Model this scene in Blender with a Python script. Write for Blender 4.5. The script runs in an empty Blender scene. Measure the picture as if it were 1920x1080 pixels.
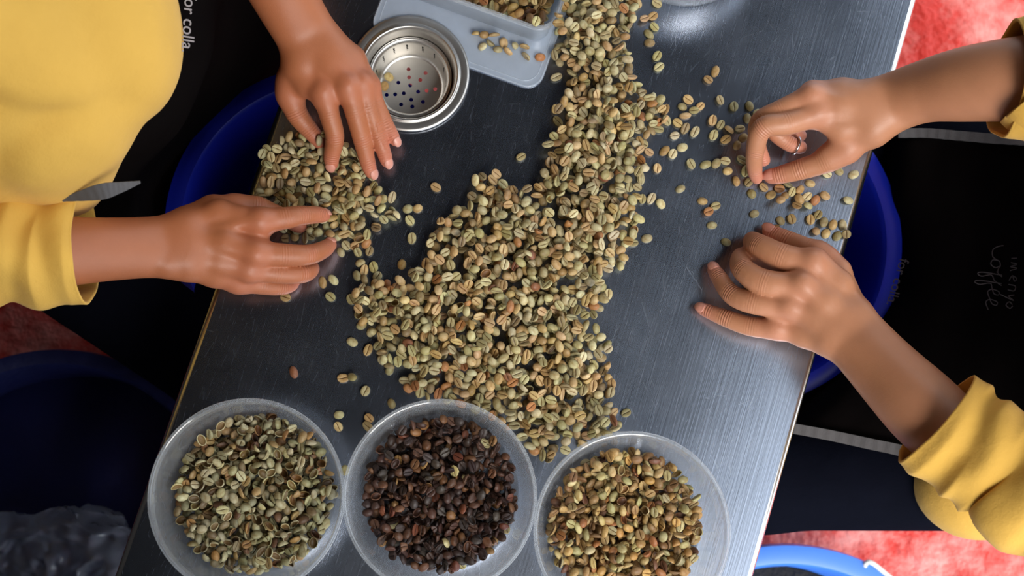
import bpy, bmesh, math, random
import numpy as np
from mathutils import Vector, Matrix, Quaternion
from mathutils import noise as mnoise

random.seed(7)
rng = np.random.default_rng(7)
scene = bpy.context.scene
COL = scene.collection

# ------------------------------------------------------------------ camera
F_PX = 2300.0                      # focal length in pixels of the 1920x1080 frame
CAM = Vector((0.0, 0.0, 1.90))
TZ = 0.75                          # table top height
NADIR = (850.0, 800.0)             # where straight down falls in the frame
d_cam = Vector((NADIR[0] - 960, -(NADIR[1] - 540), -F_PX)).normalized()
ROT = d_cam.rotation_difference(Vector((0, 0, -1)))
cam_data = bpy.data.cameras.new('camera')
cam_data.sensor_width = 36.0
cam_data.lens = F_PX / 1920 * 36.0
cam_data.clip_start = 0.02
cam_data.dof.use_dof = True
cam_data.dof.focus_distance = 1.14
cam_data.dof.aperture_fstop = 6.3
cam = bpy.data.objects.new('camera', cam_data)
COL.objects.link(cam)
cam.location = CAM
cam.rotation_mode = 'QUATERNION'
cam.rotation_quaternion = ROT
scene.camera = cam

# ------------------------------------------------------------------ daylight
world = bpy.data.worlds.new('daylight')
scene.world = world
world.use_nodes = True
wn = world.node_tree
wn.nodes.clear()
wo = wn.nodes.new('ShaderNodeOutputWorld')
wb = wn.nodes.new('ShaderNodeBackground')
wb.inputs['Color'].default_value = (0.86, 0.93, 1.0, 1)     # bright hazy sky, even all round
wb.inputs['Strength'].default_value = 1.9
wn.links.new(wb.outputs[0], wo.inputs[0])

sun_data = bpy.data.lights.new('sun', 'SUN')
sun_data.energy = 2.4
sun_data.angle = math.radians(28)
sun_data.color = (1.0, 0.95, 0.88)
sun = bpy.data.objects.new('sun', sun_data)
COL.objects.link(sun)
sun.rotation_mode = 'QUATERNION'
sun.rotation_quaternion = Vector((0, 0, -1)).rotation_difference(Vector((-0.30, 0.72, -1.0)).normalized())
sun.location = (3, -1, 4)

scene.view_settings.view_transform = 'Standard'
scene.view_settings.look = 'None'
scene.view_settings.gamma = 1.0
scene.view_settings.use_curve_mapping = False
scene.view_settings.exposure = 0.28

# ------------------------------------------------------------------ helpers
def U(px, py, z=TZ):
    """point at height z that the photograph shows at pixel (px, py)"""
    v = ROT @ Vector((px - 960.0, -(py - 540.0), -F_PX))
    t = (z - CAM.z) / v.z
    return CAM + v * t

def H(px, py, h):                  # h in millimetres above the table
    return U(px, py, TZ + h * 0.001)

def s2l(c):
    return tuple((x / 255 / 12.92) if x / 255 <= 0.04045 else ((x / 255 + 0.055) / 1.055) ** 2.4 for x in c)

def tag(o, label=None, cat=None, group=None, kind=None):
    if label: o['label'] = label
    if cat: o['category'] = cat
    if group: o['group'] = group
    if kind: o['kind'] = kind
    return o

def mesh_obj(name, verts, faces, mat=None, parent=None, smooth=True, mats=None, fmat=None):
    me = bpy.data.meshes.new(name)
    if isinstance(verts, np.ndarray):
        verts = verts.tolist()
    if isinstance(faces, np.ndarray):
        faces = faces.tolist()
    me.from_pydata([tuple(v) for v in verts], [], [tuple(f) for f in faces])
    for m in (mats or ([mat] if mat else [])):
        me.materials.append(m)
    if fmat is not None:
        me.polygons.foreach_set('material_index', np.asarray(fmat, dtype=np.int32))
    if smooth:
        me.polygons.foreach_set('use_smooth', np.ones(len(me.polygons), dtype=bool))
    me.update()
    o = bpy.data.objects.new(name, me)
    COL.objects.link(o)
    if parent is not None:
        o.parent = parent
    return o

def bm_obj(name, bm, mat=None, parent=None, smooth=False, mats=None):
    me = bpy.data.meshes.new(name)
    bmesh.ops.recalc_face_normals(bm, faces=bm.faces)
    bm.to_mesh(me)
    bm.free()
    for m in (mats or ([mat] if mat else [])):
        me.materials.append(m)
    if smooth:
        me.polygons.foreach_set('use_smooth', np.ones(len(me.polygons), dtype=bool))
    o = bpy.data.objects.new(name, me)
    COL.objects.link(o)
    if parent is not None:
        o.parent = parent
    return o

def empty(name, loc=(0, 0, 0)):
    o = bpy.data.objects.new(name, None)
    o.empty_display_size = 0.05
    o.location = loc
    COL.objects.link(o)
    return o

def keep_world(o, parent):
    """parent a mesh whose vertices are in world coordinates"""
    o.parent = parent
    if parent.type == 'EMPTY':
        o.matrix_parent_inverse = Matrix.Translation(-Vector(parent.location))
    return o

def box_bm(bm, c, s, rotz=0.0):
    M = Matrix.Translation(c) @ Matrix.Rotation(rotz, 4, 'Z') @ Matrix.Diagonal((s[0], s[1], s[2], 1))
    bmesh.ops.create_cube(bm, size=1.0, matrix=M)

def smooth_by_angle(o, ang=35):
    me = o.data
    me.polygons.foreach_set('use_smooth', np.ones(len(me.polygons), dtype=bool))
    try:
        me.set_sharp_from_angle(angle=math.radians(ang))
    except Exception:
        pass

def lathe(profile, seg=96):
    """profile of (r, z) in metres -> verts, faces"""
    V, Fc = [], []
    n = len(profile)
    for i in range(seg):
        a = 2 * math.pi * i / seg
        ca, sa = math.cos(a), math.sin(a)
        for r, z in profile:
            V.append((r * ca, r * sa, z))
    for i in range(seg):
        j = (i + 1) % seg
        for k in range(n - 1):
            Fc.append((i * n + k, j * n + k, j * n + k + 1, i * n + k + 1))
    return V, Fc

def catmull(pts, n):
    P = [np.array(p, dtype=float) for p in pts]
    P = [2 * P[0] - P[1]] + P + [2 * P[-1] - P[-2]]
    out = []
    segs = len(P) - 3
    for i in range(n):
        u = i / (n - 1) * segs
        k = min(int(u), segs - 1)
        t = u - k
        a, b, c, d = P[k:k + 4]
        out.append(0.5 * ((2 * b) + (-a + c) * t + (2 * a - 5 * b + 4 * c - d) * t * t + (-a + 3 * b - 3 * c + d) * t ** 3))
    return np.array(out)

def tube(path, rad, seg=10, closed_ends=True):
    path = np.asarray(path, dtype=float)
    n = len(path)
    rad = np.broadcast_to(np.asarray(rad, dtype=float), (n,))
    T = np.gradient(path, axis=0)
    T /= np.linalg.norm(T, axis=1)[:, None] + 1e-12
    up = np.array([0.0, 0, 1])
    if abs(T[0] @ up) > 0.9:
        up = np.array([1.0, 0, 0])
    V, Fc = [], []
    u = np.cross(T[0], up); u /= np.linalg.norm(u)
    for i in range(n):
        u = u - (u @ T[i]) * T[i]; u /= np.linalg.norm(u)
        w = np.cross(T[i], u)
        for k in range(seg):
            a = 2 * math.pi * k / seg
            V.append(path[i] + rad[i] * (math.cos(a) * u + math.sin(a) * w))
    for i in range(n - 1):
        for k in range(seg):
            k2 = (k + 1) % seg
            Fc.append((i * seg + k, i * seg + k2, (i + 1) * seg + k2, (i + 1) * seg + k))
    if closed_ends:
        Fc.append(tuple(range(seg))[::-1])
        Fc.append(tuple((n - 1) * seg + k for k in range(seg)))
    return V, Fc

def in_poly(x, y, poly):
    c = False
    j = len(poly) - 1
    for i in range(len(poly)):
        xi, yi = poly[i]; xj, yj = poly[j]
        if (yi > y) != (yj > y) and x < (xj - xi) * (y - yi) / (yj - yi) + xi:
            c = not c
        j = i
    return c

# ------------------------------------------------------------------ materials
def new_mat(name):
    m = bpy.data.materials.new(name)
    m.use_nodes = True
    nt = m.node_tree
    return m, nt, nt.nodes['Principled BSDF'], nt.nodes['Material Output']

def N(nt, kind, **kw):
    n = nt.nodes.new(kind)
    for k, v in kw.items():
        setattr(n, k, v)
    return n

def noise(nt, scale, detail=3, rough=0.5, vec=None, dim='3D'):
    n = N(nt, 'ShaderNodeTexNoise')
    n.inputs['Scale'].default_value = scale
    n.inputs['Detail'].default_value = detail
    n.inputs['Roughness'].default_value = rough
    if vec is not None:
        nt.links.new(vec, n.inputs['Vector'])
    return n

def ramp(nt, fac, stops):
    r = N(nt, 'ShaderNodeValToRGB')
    el = r.color_ramp.elements
    while len(el) < len(stops):
        el.new(0.5)
    for e, (p, c) in zip(el, stops):
        e.position = p
        e.color = (*c, 1) if len(c) == 3 else c
    nt.links.new(fac, r.inputs[0])
    return r

def mixc(nt, fac, a, b, blend='MIX'):
    m = N(nt, 'ShaderNodeMix', data_type='RGBA', blend_type=blend)
    for sock, v in ((m.inputs[0], fac), (m.inputs[6], a), (m.inputs[7], b)):
        if hasattr(v, 'links'):
            nt.links.new(v, sock)
        elif isinstance(v, (int, float)):
            sock.default_value = v
        else:
            sock.default_value = (*v, 1) if len(v) == 3 else v
    return m.outputs[2]

def bump(nt, height, strength, dist, normal=None):
    b = N(nt, 'ShaderNodeBump')
    b.inputs['Strength'].default_value = strength
    b.inputs['Distance'].default_value = dist
    nt.links.new(height, b.inputs['Height'])
    if normal is not None:
        nt.links.new(normal, b.inputs['Normal'])
    return b.outputs[0]

def coords(nt, which='Object'):
    return N(nt, 'ShaderNodeTexCoord').outputs[which]

def mapping(nt, vec, scale=(1, 1, 1), rot=(0, 0, 0)):
    m = N(nt, 'ShaderNodeMapping')
    m.inputs['Scale'].default_value = scale
    m.inputs['Rotation'].default_value = rot
    nt.links.new(vec, m.inputs['Vector'])
    return m.outputs[0]

def plain(name, col, rough=0.6, metal=0.0, bump_scale=None, bump_str=0.2, bump_dist=0.0005, vary=0.0, spec=0.5):
    m, nt, p, out = new_mat(name)
    p.inputs['Base Color'].default_value = (*col, 1)
    p.inputs['Roughness'].default_value = rough
    p.inputs['Metallic'].default_value = metal
    p.inputs['Specular IOR Level'].default_value = spec
    if bump_scale:
        nz = noise(nt, bump_scale, 4, 0.6, coords(nt))
        nt.links.new(bump(nt, nz.outputs[0], bump_str, bump_dist), p.inputs['Normal'])
        if vary:
            nt.links.new(mixc(nt, nz.outputs[0], tuple(c * (1 - vary) for c in col), tuple(min(1, c * (1 + vary)) for c in col)), p.inputs['Base Color'])
    return m

# table direction (long axis) from the photographed edges
eL0, eL1 = U(522, 190), U(262, 945)
eR0, eR1 = U(1722, 0), U(1412, 1080)
dirL = (eL0 - eL1).normalized(); dirR = (eR0 - eR1).normalized()
T_AX = ((dirL + dirR) * 0.5).normalized()            # up-frame along the table
T_SIDE = Vector((T_AX.y, -T_AX.x, 0))                # to the right across the table
T_ANG = math.atan2(T_AX.y, T_AX.x)

def make_steel(name, rough=0.2, base=(0.56, 0.57, 0.60)):
    m, nt, p, out = new_mat(name)
    v = coords(nt)
    # fine scratches along two directions plus dull smears
    m1 = mapping(nt, v, (7, 420, 1), (0, 0, math.radians(9)))
    m2 = mapping(nt, v, (12, 380, 1), (0, 0, math.radians(-31)))
    m3 = mapping(nt, v, (14, 520, 1), (0, 0, math.radians(38)))
    n1 = noise(nt, 1.0, 3, 0.6, m1); n2 = noise(nt, 1.0, 3, 0.6, m2); n3 = noise(nt, 1.0, 2, 0.6, m3)
    add = N(nt, 'ShaderNodeMath', operation='ADD'); nt.links.new(n1.outputs[0], add.inputs[0]); nt.links.new(n2.outputs[0], add.inputs[1])
    add2 = N(nt, 'ShaderNodeMath', operation='ADD'); nt.links.new(add.outputs[0], add2.inputs[0]); nt.links.new(n3.outputs[0], add2.inputs[1])
    sm = noise(nt, 9, 5, 0.62, v)
    rr = N(nt, 'ShaderNodeMapRange')
    rr.inputs['From Min'].default_value = 0.3; rr.inputs['From Max'].default_value = 0.75
    rr.inputs['To Min'].default_value = rough * 0.94; rr.inputs['To Max'].default_value = rough * 1.16
    nt.links.new(sm.outputs[0], rr.inputs['Value'])
    # hairline scratches: thin stretched cells, rougher so they catch the light
    tot = None
    for sx_, sy_, an, th in ((5, 40, 14, 0.0045), (6, 50, -22, 0.004), (7, 34, 52, 0.004), (4, 60, 3, 0.005)):
        vo = N(nt, 'ShaderNodeTexVoronoi', feature='DISTANCE_TO_EDGE'); vo.inputs['Scale'].default_value = 1.0; vo.inputs['Randomness'].default_value = 1.0
        nt.links.new(mapping(nt, v, (sx_, sy_, 1), (0, 0, math.radians(an))), vo.inputs['Vector'])
        lt = N(nt, 'ShaderNodeMapRange'); lt.inputs['From Min'].default_value = 0.0; lt.inputs['From Max'].default_value = th; lt.inputs['To Min'].default_value = 1.0; lt.inputs['To Max'].default_value = 0.0
        nt.links.new(vo.outputs[0], lt.inputs['Value'])
        brk = noise(nt, 30 + 7 * sx_, 2, 0.6, v); bm_ = N(nt, 'ShaderNodeMapRange'); bm_.inputs['From Min'].default_value = 0.48; bm_.inputs['From Max'].default_value = 0.68
        nt.links.new(brk.outputs[0], bm_.inputs['Value'])
        ml = N(nt, 'ShaderNodeMath', operation='MULTIPLY'); nt.links.new(lt.outputs[0], ml.inputs[0]); nt.links.new(bm_.outputs[0], ml.inputs[1])
        if tot is None: tot = ml
        else:
            mx = N(nt, 'ShaderNodeMath', operation='MAXIMUM'); nt.links.new(tot.outputs[0], mx.inputs[0]); nt.links.new(ml.outputs[0], mx.inputs[1]); tot = mx
    hr = N(nt, 'ShaderNodeMath', operation='MULTIPLY_ADD'); hr.inputs[1].default_value = 0.11
    nt.links.new(tot.outputs[0], hr.inputs[0]); nt.links.new(rr.outputs[0], hr.inputs[2])
    nt.links.new(hr.outputs[0], p.inputs['Roughness'])
    sc = ramp(nt, add2.outputs[0], [(0.0, (0, 0, 0)), (0.62, (0, 0, 0)), (0.70, (1, 1, 1))])
    sc.color_ramp.elements[1].position = 1.78 / 3; sc.color_ramp.elements[2].position = 0.70
    p.inputs['Metallic'].default_value = 1.0
    nt.links.new(mixc(nt, sm.outputs[0], tuple(b * 0.88 for b in base), base), p.inputs['Base Color'])
    nt.links.new(bump(nt, add2.outputs[0], 0.085, 0.0005), p.inputs['Normal'])
    return m

M = {}
M['steel'] = make_steel('brushed_steel', 0.24, (0.42, 0.47, 0.57))
M['steel_edge'] = plain('steel_edge', (0.62, 0.62, 0.63), 0.22, 1.0)
M['strainer'] = plain('strainer_steel', (0.64, 0.62, 0.59), 0.36, 1.0, 60, 0.05, 0.0004, 0.06)
M['strainer_floor'] = plain('strainer_floor_steel', (0.66, 0.63, 0.58), 0.5, 1.0, 60, 0.05, 0.0004, 0.06)
M['hole_disc'] = plain('black_hole_disc', (0.004, 0.004, 0.004), 0.9)  # for solid discs that imitate the dark inside side holes

def make_plastic(name, clear=0.55, tint=(0.90, 0.94, 1.0), milky=(0.80, 0.85, 0.92)):
    m, nt, p, out = new_mat(name)
    nt.nodes.remove(p)
    tr = N(nt, 'ShaderNodeBsdfTransparent'); tr.inputs[0].default_value = (*tint, 1)
    df = N(nt, 'ShaderNodeBsdfDiffuse'); df.inputs[0].default_value = (*milky, 1)
    tl = N(nt, 'ShaderNodeBsdfTranslucent'); tl.inputs[0].default_value = (*milky, 1)
    gl = N(nt, 'ShaderNodeBsdfGlossy'); gl.inputs['Roughness'].default_value = 0.09
    nz = noise(nt, 45, 4, 0.6, coords(nt))
    bn = bump(nt, nz.outputs[0], 0.04, 0.0006)
    nt.links.new(bn, gl.inputs['Normal'])
    m1 = N(nt, 'ShaderNodeMixShader'); m1.inputs[0].default_value = 0.5
    nt.links.new(df.outputs[0], m1.inputs[1]); nt.links.new(tl.outputs[0], m1.inputs[2])
    m2 = N(nt, 'ShaderNodeMixShader')
    rr = N(nt, 'ShaderNodeMapRange')
    rr.inputs['From Min'].default_value = 0.35; rr.inputs['From Max'].default_value = 0.7
    rr.inputs['To Min'].default_value = clear + 0.03; rr.inputs['To Max'].default_value = clear - 0.03
    nt.links.new(nz.outputs[0], rr.inputs['Value']); nt.links.new(rr.outputs[0], m2.inputs[0])
    nt.links.new(m1.outputs[0], m2.inputs[1]); nt.links.new(tr.outputs[0], m2.inputs[2])
    lw = N(nt, 'ShaderNodeLayerWeight'); lw.inputs[0].default_value = 0.5
    pw = N(nt, 'ShaderNodeMath', operation='POWER'); pw.inputs[1].default_value = 3.5; nt.links.new(lw.outputs['Facing'], pw.inputs[0])
    fr = N(nt, 'ShaderNodeMath', operation='MULTIPLY_ADD'); fr.inputs[1].default_value = 0.55; fr.inputs[2].default_value = 0.05; nt.links.new(pw.outputs[0], fr.inputs[0])
    m3 = N(nt, 'ShaderNodeMixShader')
    nt.links.new(fr.outputs[0], m3.inputs[0]); nt.links.new(m2.outputs[0], m3.inputs[1]); nt.links.new(gl.outputs[0], m3.inputs[2])
    nt.links.new(m3.outputs[0], out.inputs['Surface'])
    return m

M['plastic'] = make_plastic('frosted_plastic', 0.74, tint=(0.97, 0.98, 1.0), milky=(0.92, 0.95, 0.98))
M['plastic_rim'] = make_plastic('frosted_plastic_rim', 0.78, tint=(0.96, 0.98, 1.0), milky=(0.94, 0.96, 0.98))
M['lid'] = make_plastic('milky_lid_plastic', 0.42, tint=(0.96, 0.98, 1.0), milky=(0.78, 0.86, 0.96))
M['film'] = make_plastic('clear_film', 0.62, milky=(0.80, 0.86, 0.98))

def make_skin(name, col, flush):
    m, nt, p, out = new_mat(name)
    v = coords(nt)
    at = N(nt, 'ShaderNodeAttribute', attribute_name='flush')
    n1 = noise(nt, 28, 5, 0.6, v); n2 = noise(nt, 420, 3, 0.6, v)
    vo = N(nt, 'ShaderNodeTexVoronoi', feature='DISTANCE_TO_EDGE'); vo.inputs['Scale'].default_value = 620
    nt.links.new(v, vo.inputs['Vector'])
    c1 = mixc(nt, n1.outputs[0], tuple(c * 0.84 for c in col), tuple(min(1, c * 1.14) for c in col))
    c2 = mixc(nt, at.outputs['Fac'], c1, flush)
    nt.links.new(c2, p.inputs['Base Color'])
    p.inputs['Roughness'].default_value = 0.44
    p.inputs['Specular IOR Level'].default_value = 0.42
    p.inputs['Subsurface Weight'].default_value = 0.06
    p.inputs['Subsurface Radius'].default_value = (1.0, 0.35, 0.2)
    p.inputs['Subsurface Scale'].default_value = 0.004
    b1 = bump(nt, n2.outputs[0], 0.16, 0.0006)
    b2 = bump(nt, vo.outputs[0], 0.14, 0.0005, b1)
    cm = N(nt, 'ShaderNodeAttribute', attribute_name='crease_mask'); cs = N(nt, 'ShaderNodeAttribute', attribute_name='crease_pos')
    wv = N(nt, 'ShaderNodeMath', operation='SINE'); ml = N(nt, 'ShaderNodeMath', operation='MULTIPLY'); ml.inputs[1].default_value = 2.6
    nt.links.new(cs.outputs['Fac'], ml.inputs[0])
    jt = N(nt, 'ShaderNodeMath', operation='MULTIPLY_ADD'); jt.inputs[1].default_value = 5.0
    nt.links.new(n1.outputs[0], jt.inputs[0]); nt.links.new(ml.outputs[0], jt.inputs[2]); nt.links.new(jt.outputs[0], wv.inputs[0])
    mk = N(nt, 'ShaderNodeMath', operation='MULTIPLY'); nt.links.new(wv.outputs[0], mk.inputs[0]); nt.links.new(cm.outputs['Fac'], mk.inputs[1])
    b2 = bump(nt, mk.outputs[0], 0.35, 0.0007, b2)
    nt.links.new(b2, p.inputs['Normal'])
    return m

M['skin_a'] = make_skin('skin_warm', s2l((166, 100, 66)), s2l((190, 114, 90)))
M['skin_b'] = make_skin('skin_tan', s2l((182, 126, 94)), s2l((200, 130, 108)))
M['nail'] = plain('fingernail', s2l((206, 142, 124)), 0.3)

def make_cloth(name, col, vary=0.1, weave=900, strength=0.35, rough=0.85, sheen=0.1, spec=0.15):
    m, nt, p, out = new_mat(name)
    v = coords(nt)
    w = N(nt, 'ShaderNodeTexWave', bands_direction='DIAGONAL'); w.inputs['Scale'].default_value = weave; w.inputs['Distortion'].default_value = 2.5
    nt.links.new(v, w.inputs['Vector'])
    nz = noise(nt, 22, 5, 0.6, v)
    f = noise(nt, 700, 2, 0.5, v)
    c = mixc(nt, nz.outputs[0], tuple(x * (1 - vary) for x in col), tuple(min(1, x * (1 + vary)) for x in col))
    nt.links.new(c, p.inputs['Base Color'])
    p.inputs['Roughness'].default_value = rough
    p.inputs['Specular IOR Level'].default_value = spec
    p.inputs['Sheen Weight'].default_value = sheen
    b1 = bump(nt, nz.outputs[0], 0.35, 0.006)
    b2 = bump(nt, f.outputs[0], strength, 0.0005, b1)
    nt.links.new(b2, p.inputs['Normal'])
    return m

M['yellow'] = make_cloth('yellow_jersey', s2l((214, 168, 78)), 0.08)
M['apron'] = make_cloth('black_apron_cloth', (0.0030, 0.0022, 0.0022), 0.3, sheen=0.0, spec=0.02)
M['trousers'] = make_cloth('navy_trousers', (0.0028, 0.0034, 0.0075), 0.25, sheen=0.0, spec=0.03)
M['tape'] = make_cloth('grey_tape', (0.095, 0.09, 0.092), 0.3, 300)
M['print'] = plain('white_print', (0.30, 0.27, 0.28), 0.8)
M['faint_print'] = plain('faint_print', (0.035, 0.024, 0.028), 0.8)
M['hair'] = plain('black_hair', (0.008, 0.007, 0.006), 0.4, bump_scale=300, bump_str=0.5)
M['shoe'] = plain('dark_shoe', (0.02, 0.02, 0.022), 0.6)
M['blue'] = plain('blue_plastic', (0.006, 0.016, 0.36), 0.32, bump_scale=18, bump_str=0.12, bump_dist=0.003)
M['blue_light'] = plain('light_blue_plastic', (0.06, 0.22, 0.80), 0.35, bump_scale=14, bump_str=0.1, bump_dist=0.002)
M['navy_cloth'] = plain('navy_sack', (0.006, 0.010, 0.085), 0.6, bump_scale=14, bump_str=0.6, bump_dist=0.012, vary=0.3)

def make_tarp():
    m, nt, p, out = new_mat('red_tarpaulin')
    v = coords(nt)
    n1 = noise(nt, 7, 6, 0.62, v); n2 = noise(nt, 34, 4, 0.6, v)
    c = mixc(nt, n1.outputs[0], (0.55, 0.018, 0.010), (0.80, 0.060, 0.042))
    n3 = noise(nt, 11, 7, 0.68, v)
    pale_mask = ramp(nt, n3.outputs[0], [(0.44, (0, 0, 0)), (0.66, (0.62, 0.62, 0.62))])        # random pale pink blotches
    c = mixc(nt, pale_mask.outputs[0], c, (0.92, 0.46, 0.40))
    nt.links.new(c, p.inputs['Base Color'])
    p.inputs['Roughness'].default_value = 0.42
    p.inputs['Specular IOR Level'].default_value = 0.4
    b1 = bump(nt, n1.outputs[0], 0.9, 0.03)
    b2 = bump(nt, n2.outputs[0], 0.5, 0.006, b1)
    nt.links.new(b2, p.inputs['Normal'])
    return m
M['tarp'] = make_tarp()
M['concrete'] = plain('concrete_floor', (0.16, 0.15, 0.14), 0.9, bump_scale=40, bump_str=0.3, bump_dist=0.004, vary=0.2)
M['roof'] = plain('added_roof_sheet', (0.008, 0.009, 0.013), 0.9, spec=0.0)  # for the added roof, near black so the steel mirrors dark
M['wall'] = plain('added_wall_boards', (0.05, 0.045, 0.04), 0.85, bump_scale=12, bump_str=0.4)  # for the added walls that block light
M['wood'] = plain('wood_post', (0.09, 0.055, 0.03), 0.7, bump_scale=50, bump_str=0.3)

def make_bean(name, source, crease=False):
    m, nt, p, out = new_mat(name)
    if source == 'object':
        src = N(nt, 'ShaderNodeObjectInfo').outputs['Color']
    else:
        src = N(nt, 'ShaderNodeAttribute', attribute_name='tint').outputs['Color']
    v = coords(nt)
    n1 = noise(nt, 210, 3, 0.6, v); n2 = noise(nt, 900, 2, 0.5, v)
    dark = mixc(nt, 1.0, src, (0.72, 0.60, 0.46), 'MULTIPLY')
    f = ramp(nt, n1.outputs[0], [(0.42, (0, 0, 0)), (0.72, (1, 1, 1))])
    c = mixc(nt, f.outputs[0], src, dark)
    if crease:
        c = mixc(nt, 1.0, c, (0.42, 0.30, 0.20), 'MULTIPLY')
    nt.links.new(c, p.inputs['Base Color'])
    p.inputs['Roughness'].default_value = 0.48
    p.inputs['Specular IOR Level'].default_value = 0.35
    nt.links.new(bump(nt, n2.outputs[0], 0.3, 0.0004), p.inputs['Normal'])
    return m
M['bean_o'] = make_bean('coffee_bean', 'object'); M['bean_oc'] = make_bean('coffee_bean_crease', 'object', True)
M['bean_a'] = make_bean('coffee_bean_bulk', 'attr'); M['bean_ac'] = make_bean('coffee_bean_bulk_crease', 'attr', True)
# ------------------------------------------------------------------ the setting
bm = bmesh.new(); box_bm(bm, (0, 0, -0.05), (9, 9, 0.1))
tag(bm_obj('floor', bm, M['concrete']), 'grey concrete floor under the red tarpaulin', 'floor', kind='structure')

# red tarpaulin spread on the floor, gently crumpled
def tarp_z(x, y):
    z = 0.012 * math.sin(5.1 * x + 2.2 * y) * math.sin(3.3 * y - 1.4 * x) + 0.008 * math.sin(13 * x - 7 * y + 1) + 0.005 * math.sin(21 * y + 9 * x)
    z += 0.05 * math.exp(-((x * 0.5 - y * 0.87 - 0.82) / 0.035) ** 2)      # one long fold
    return 0.025 + z
V, Fc = [], []
nx, ny = 130, 130
for j in range(ny + 1):
    for i in range(nx + 1):
        x = -1.3 + 3.4 * i / nx; y = -0.70 + 2.1 * j / ny
        V.append((x, y, tarp_z(x, y)))
for j in range(ny):
    for i in range(nx):
        a = j * (nx + 1) + i
        Fc.append((a, a + 1, a + nx + 2, a + nx + 1))
tarp = mesh_obj('tarpaulin', V, Fc, M['tarp'])
tag(tarp, 'crumpled red plastic tarpaulin spread over the floor', 'tarpaulin')

# unseen dark roof added to shade the table, open diagonally towards the bright side
ed = Vector((0.45, 0.89, 0)).normalized(); nrm = Vector((-ed.y, ed.x, 0))
rc = Vector((0.80, -0.10, 2.70)) + nrm * 1.65
bm = bmesh.new()
box_bm(bm, rc, (5.0, 3.3, 0.04), math.atan2(ed.y, ed.x))
roof = bm_obj('added_roof', bm, M['roof'])
tag(roof, 'unseen dark roof sheet added above the table to block skylight', 'roof', kind='structure')
for k, (a, b) in enumerate(((-2.4, 0.1), (2.4, 0.1), (-2.4, 2.8), (2.4, 2.8))):
    p = Vector((0.80, -0.10, 0)) + ed * a + nrm * b
    V, Fc = tube([(p.x, p.y, 0.0), (p.x, p.y, 1.3), (p.x, p.y, 2.68)], 0.05, 14)
    o = mesh_obj('trim_%d' % (k + 1), V, Fc, M['wood'])
    tag(o, 'wooden post holding up the added roof', 'post', group='posts of the added roof', kind='structure')

# unseen dark wall added behind the left worker to cut fill light
bm = bmesh.new(); box_bm(bm, (-1.35, 0.1, 1.33), (0.05, 4.2, 2.66))
tag(bm_obj('added_wall_left', bm, M['wall']), 'unseen dark board wall added behind the left worker to block light', 'wall', kind='structure')

bm = bmesh.new(); box_bm(bm, (-0.64, -0.74, 1.33), (1.38, 0.05, 2.66))  # unseen wall added to keep light off the lower left
tag(bm_obj('added_wall_front', bm, M['wall']), 'unseen dark board wall added to shade the lower left floor', 'wall', kind='structure')

bm = bmesh.new(); box_bm(bm, (-0.50, 1.45, 1.33), (1.66, 0.05, 2.66))  # unseen wall added to darken the left side from behind
tag(bm_obj('added_wall_back', bm, M['wall']), 'unseen dark board wall added to block light at the far left', 'wall', kind='structure')

# ------------------------------------------------------------------ steel table
lc = (eL0 + eL1) * 0.5; rcn = (eR0 + eR1) * 0.5
cen = Vector((0, 0, TZ))
u_l = (lc - cen).dot(T_SIDE); u_r = (rcn - cen).dot(T_SIDE)        # across extents
T_LEN0, T_LEN1 = -0.56, 0.85
def tp(u, w, z=0.0):                                                # table coords -> world
    return cen + T_SIDE * u + T_AX * w + Vector((0, 0, z))
SC = U(768, 137, TZ + 0.004)                                        # strainer centre
SC = Vector((SC.x, SC.y, TZ))

table = empty('work_table', tp((u_l + u_r) / 2, 0, -TZ))
tag(table, 'long stainless steel work table with scratched top', 'table')
bm = bmesh.new()
r_edge = 0.006
outer = [tp(u_l + r_edge, T_LEN0), tp(u_r - r_edge, T_LEN0), tp(u_r - r_edge, T_LEN1), tp(u_l + r_edge, T_LEN1)]
ov = [bm.verts.new(p) for p in outer]
hv = [bm.verts.new(SC + Vector((0.046 * math.cos(a), 0.046 * math.sin(a), 0))) for a in np.linspace(0, 2 * math.pi, 48, endpoint=False)]
edges = [bm.edges.new((ov[i], ov[(i + 1) % 4])) for i in range(4)] + [bm.edges.new((hv[i], hv[(i + 1) % 48])) for i in range(48)]
bmesh.ops.triangle_fill(bm, use_beauty=True, use_dissolve=False, edges=edges)
bmesh.ops.recalc_face_normals(bm, faces=bm.faces)
for f in bm.faces:
    if f.normal.z < 0: f.normal_flip()
me = bpy.data.meshes.new('table_top'); bm.to_mesh(me); bm.free(); me.materials.append(M['steel'])
top = bpy.data.objects.new('table_top', me); COL.objects.link(top)
# local frame along the table so the scratches run with it
Mx = Matrix.Translation(cen) @ Matrix.Rotation(T_ANG, 4, 'Z')
me.transform(Mx.inverted())
top.matrix_world = Mx
top.parent = table; top.matrix_parent_inverse = Matrix.Translation(-Vector(table.location))

def lip(side):
    prof = []
    for k in range(7):
        a = math.pi / 2 * k / 6
        prof.append((r_edge * math.sin(a) - r_edge, -r_edge + r_edge * math.cos(a)))
    prof += [(0.0, -0.035), (-0.012, -0.036), (-0.012, -0.034)]
    V, Fc = [], []
    for w in (T_LEN0, T_LEN1):
        for du, z in prof:
            V.append(tp(u_r + du if side > 0 else u_l - du, w, z))
    n = len(prof)
    for k in range(n - 1):
        Fc.append((k, k + 1, n + k + 1, n + k))
    o = mesh_obj('rolled_edge', V, Fc, M['steel_edge'])
    smooth_by_angle(o, 50)
    keep_world(o, table)
lip(1); lip(-1)
for w in (T_LEN0, T_LEN1):
    bm = bmesh.new(); box_bm(bm, tp((u_l + u_r) / 2, w, -0.019), (0.003, (u_r - u_l) - 0.008, 0.034), T_ANG)
    keep_world(bm_obj('end_skirt', bm, M['steel_edge']), table)
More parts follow.
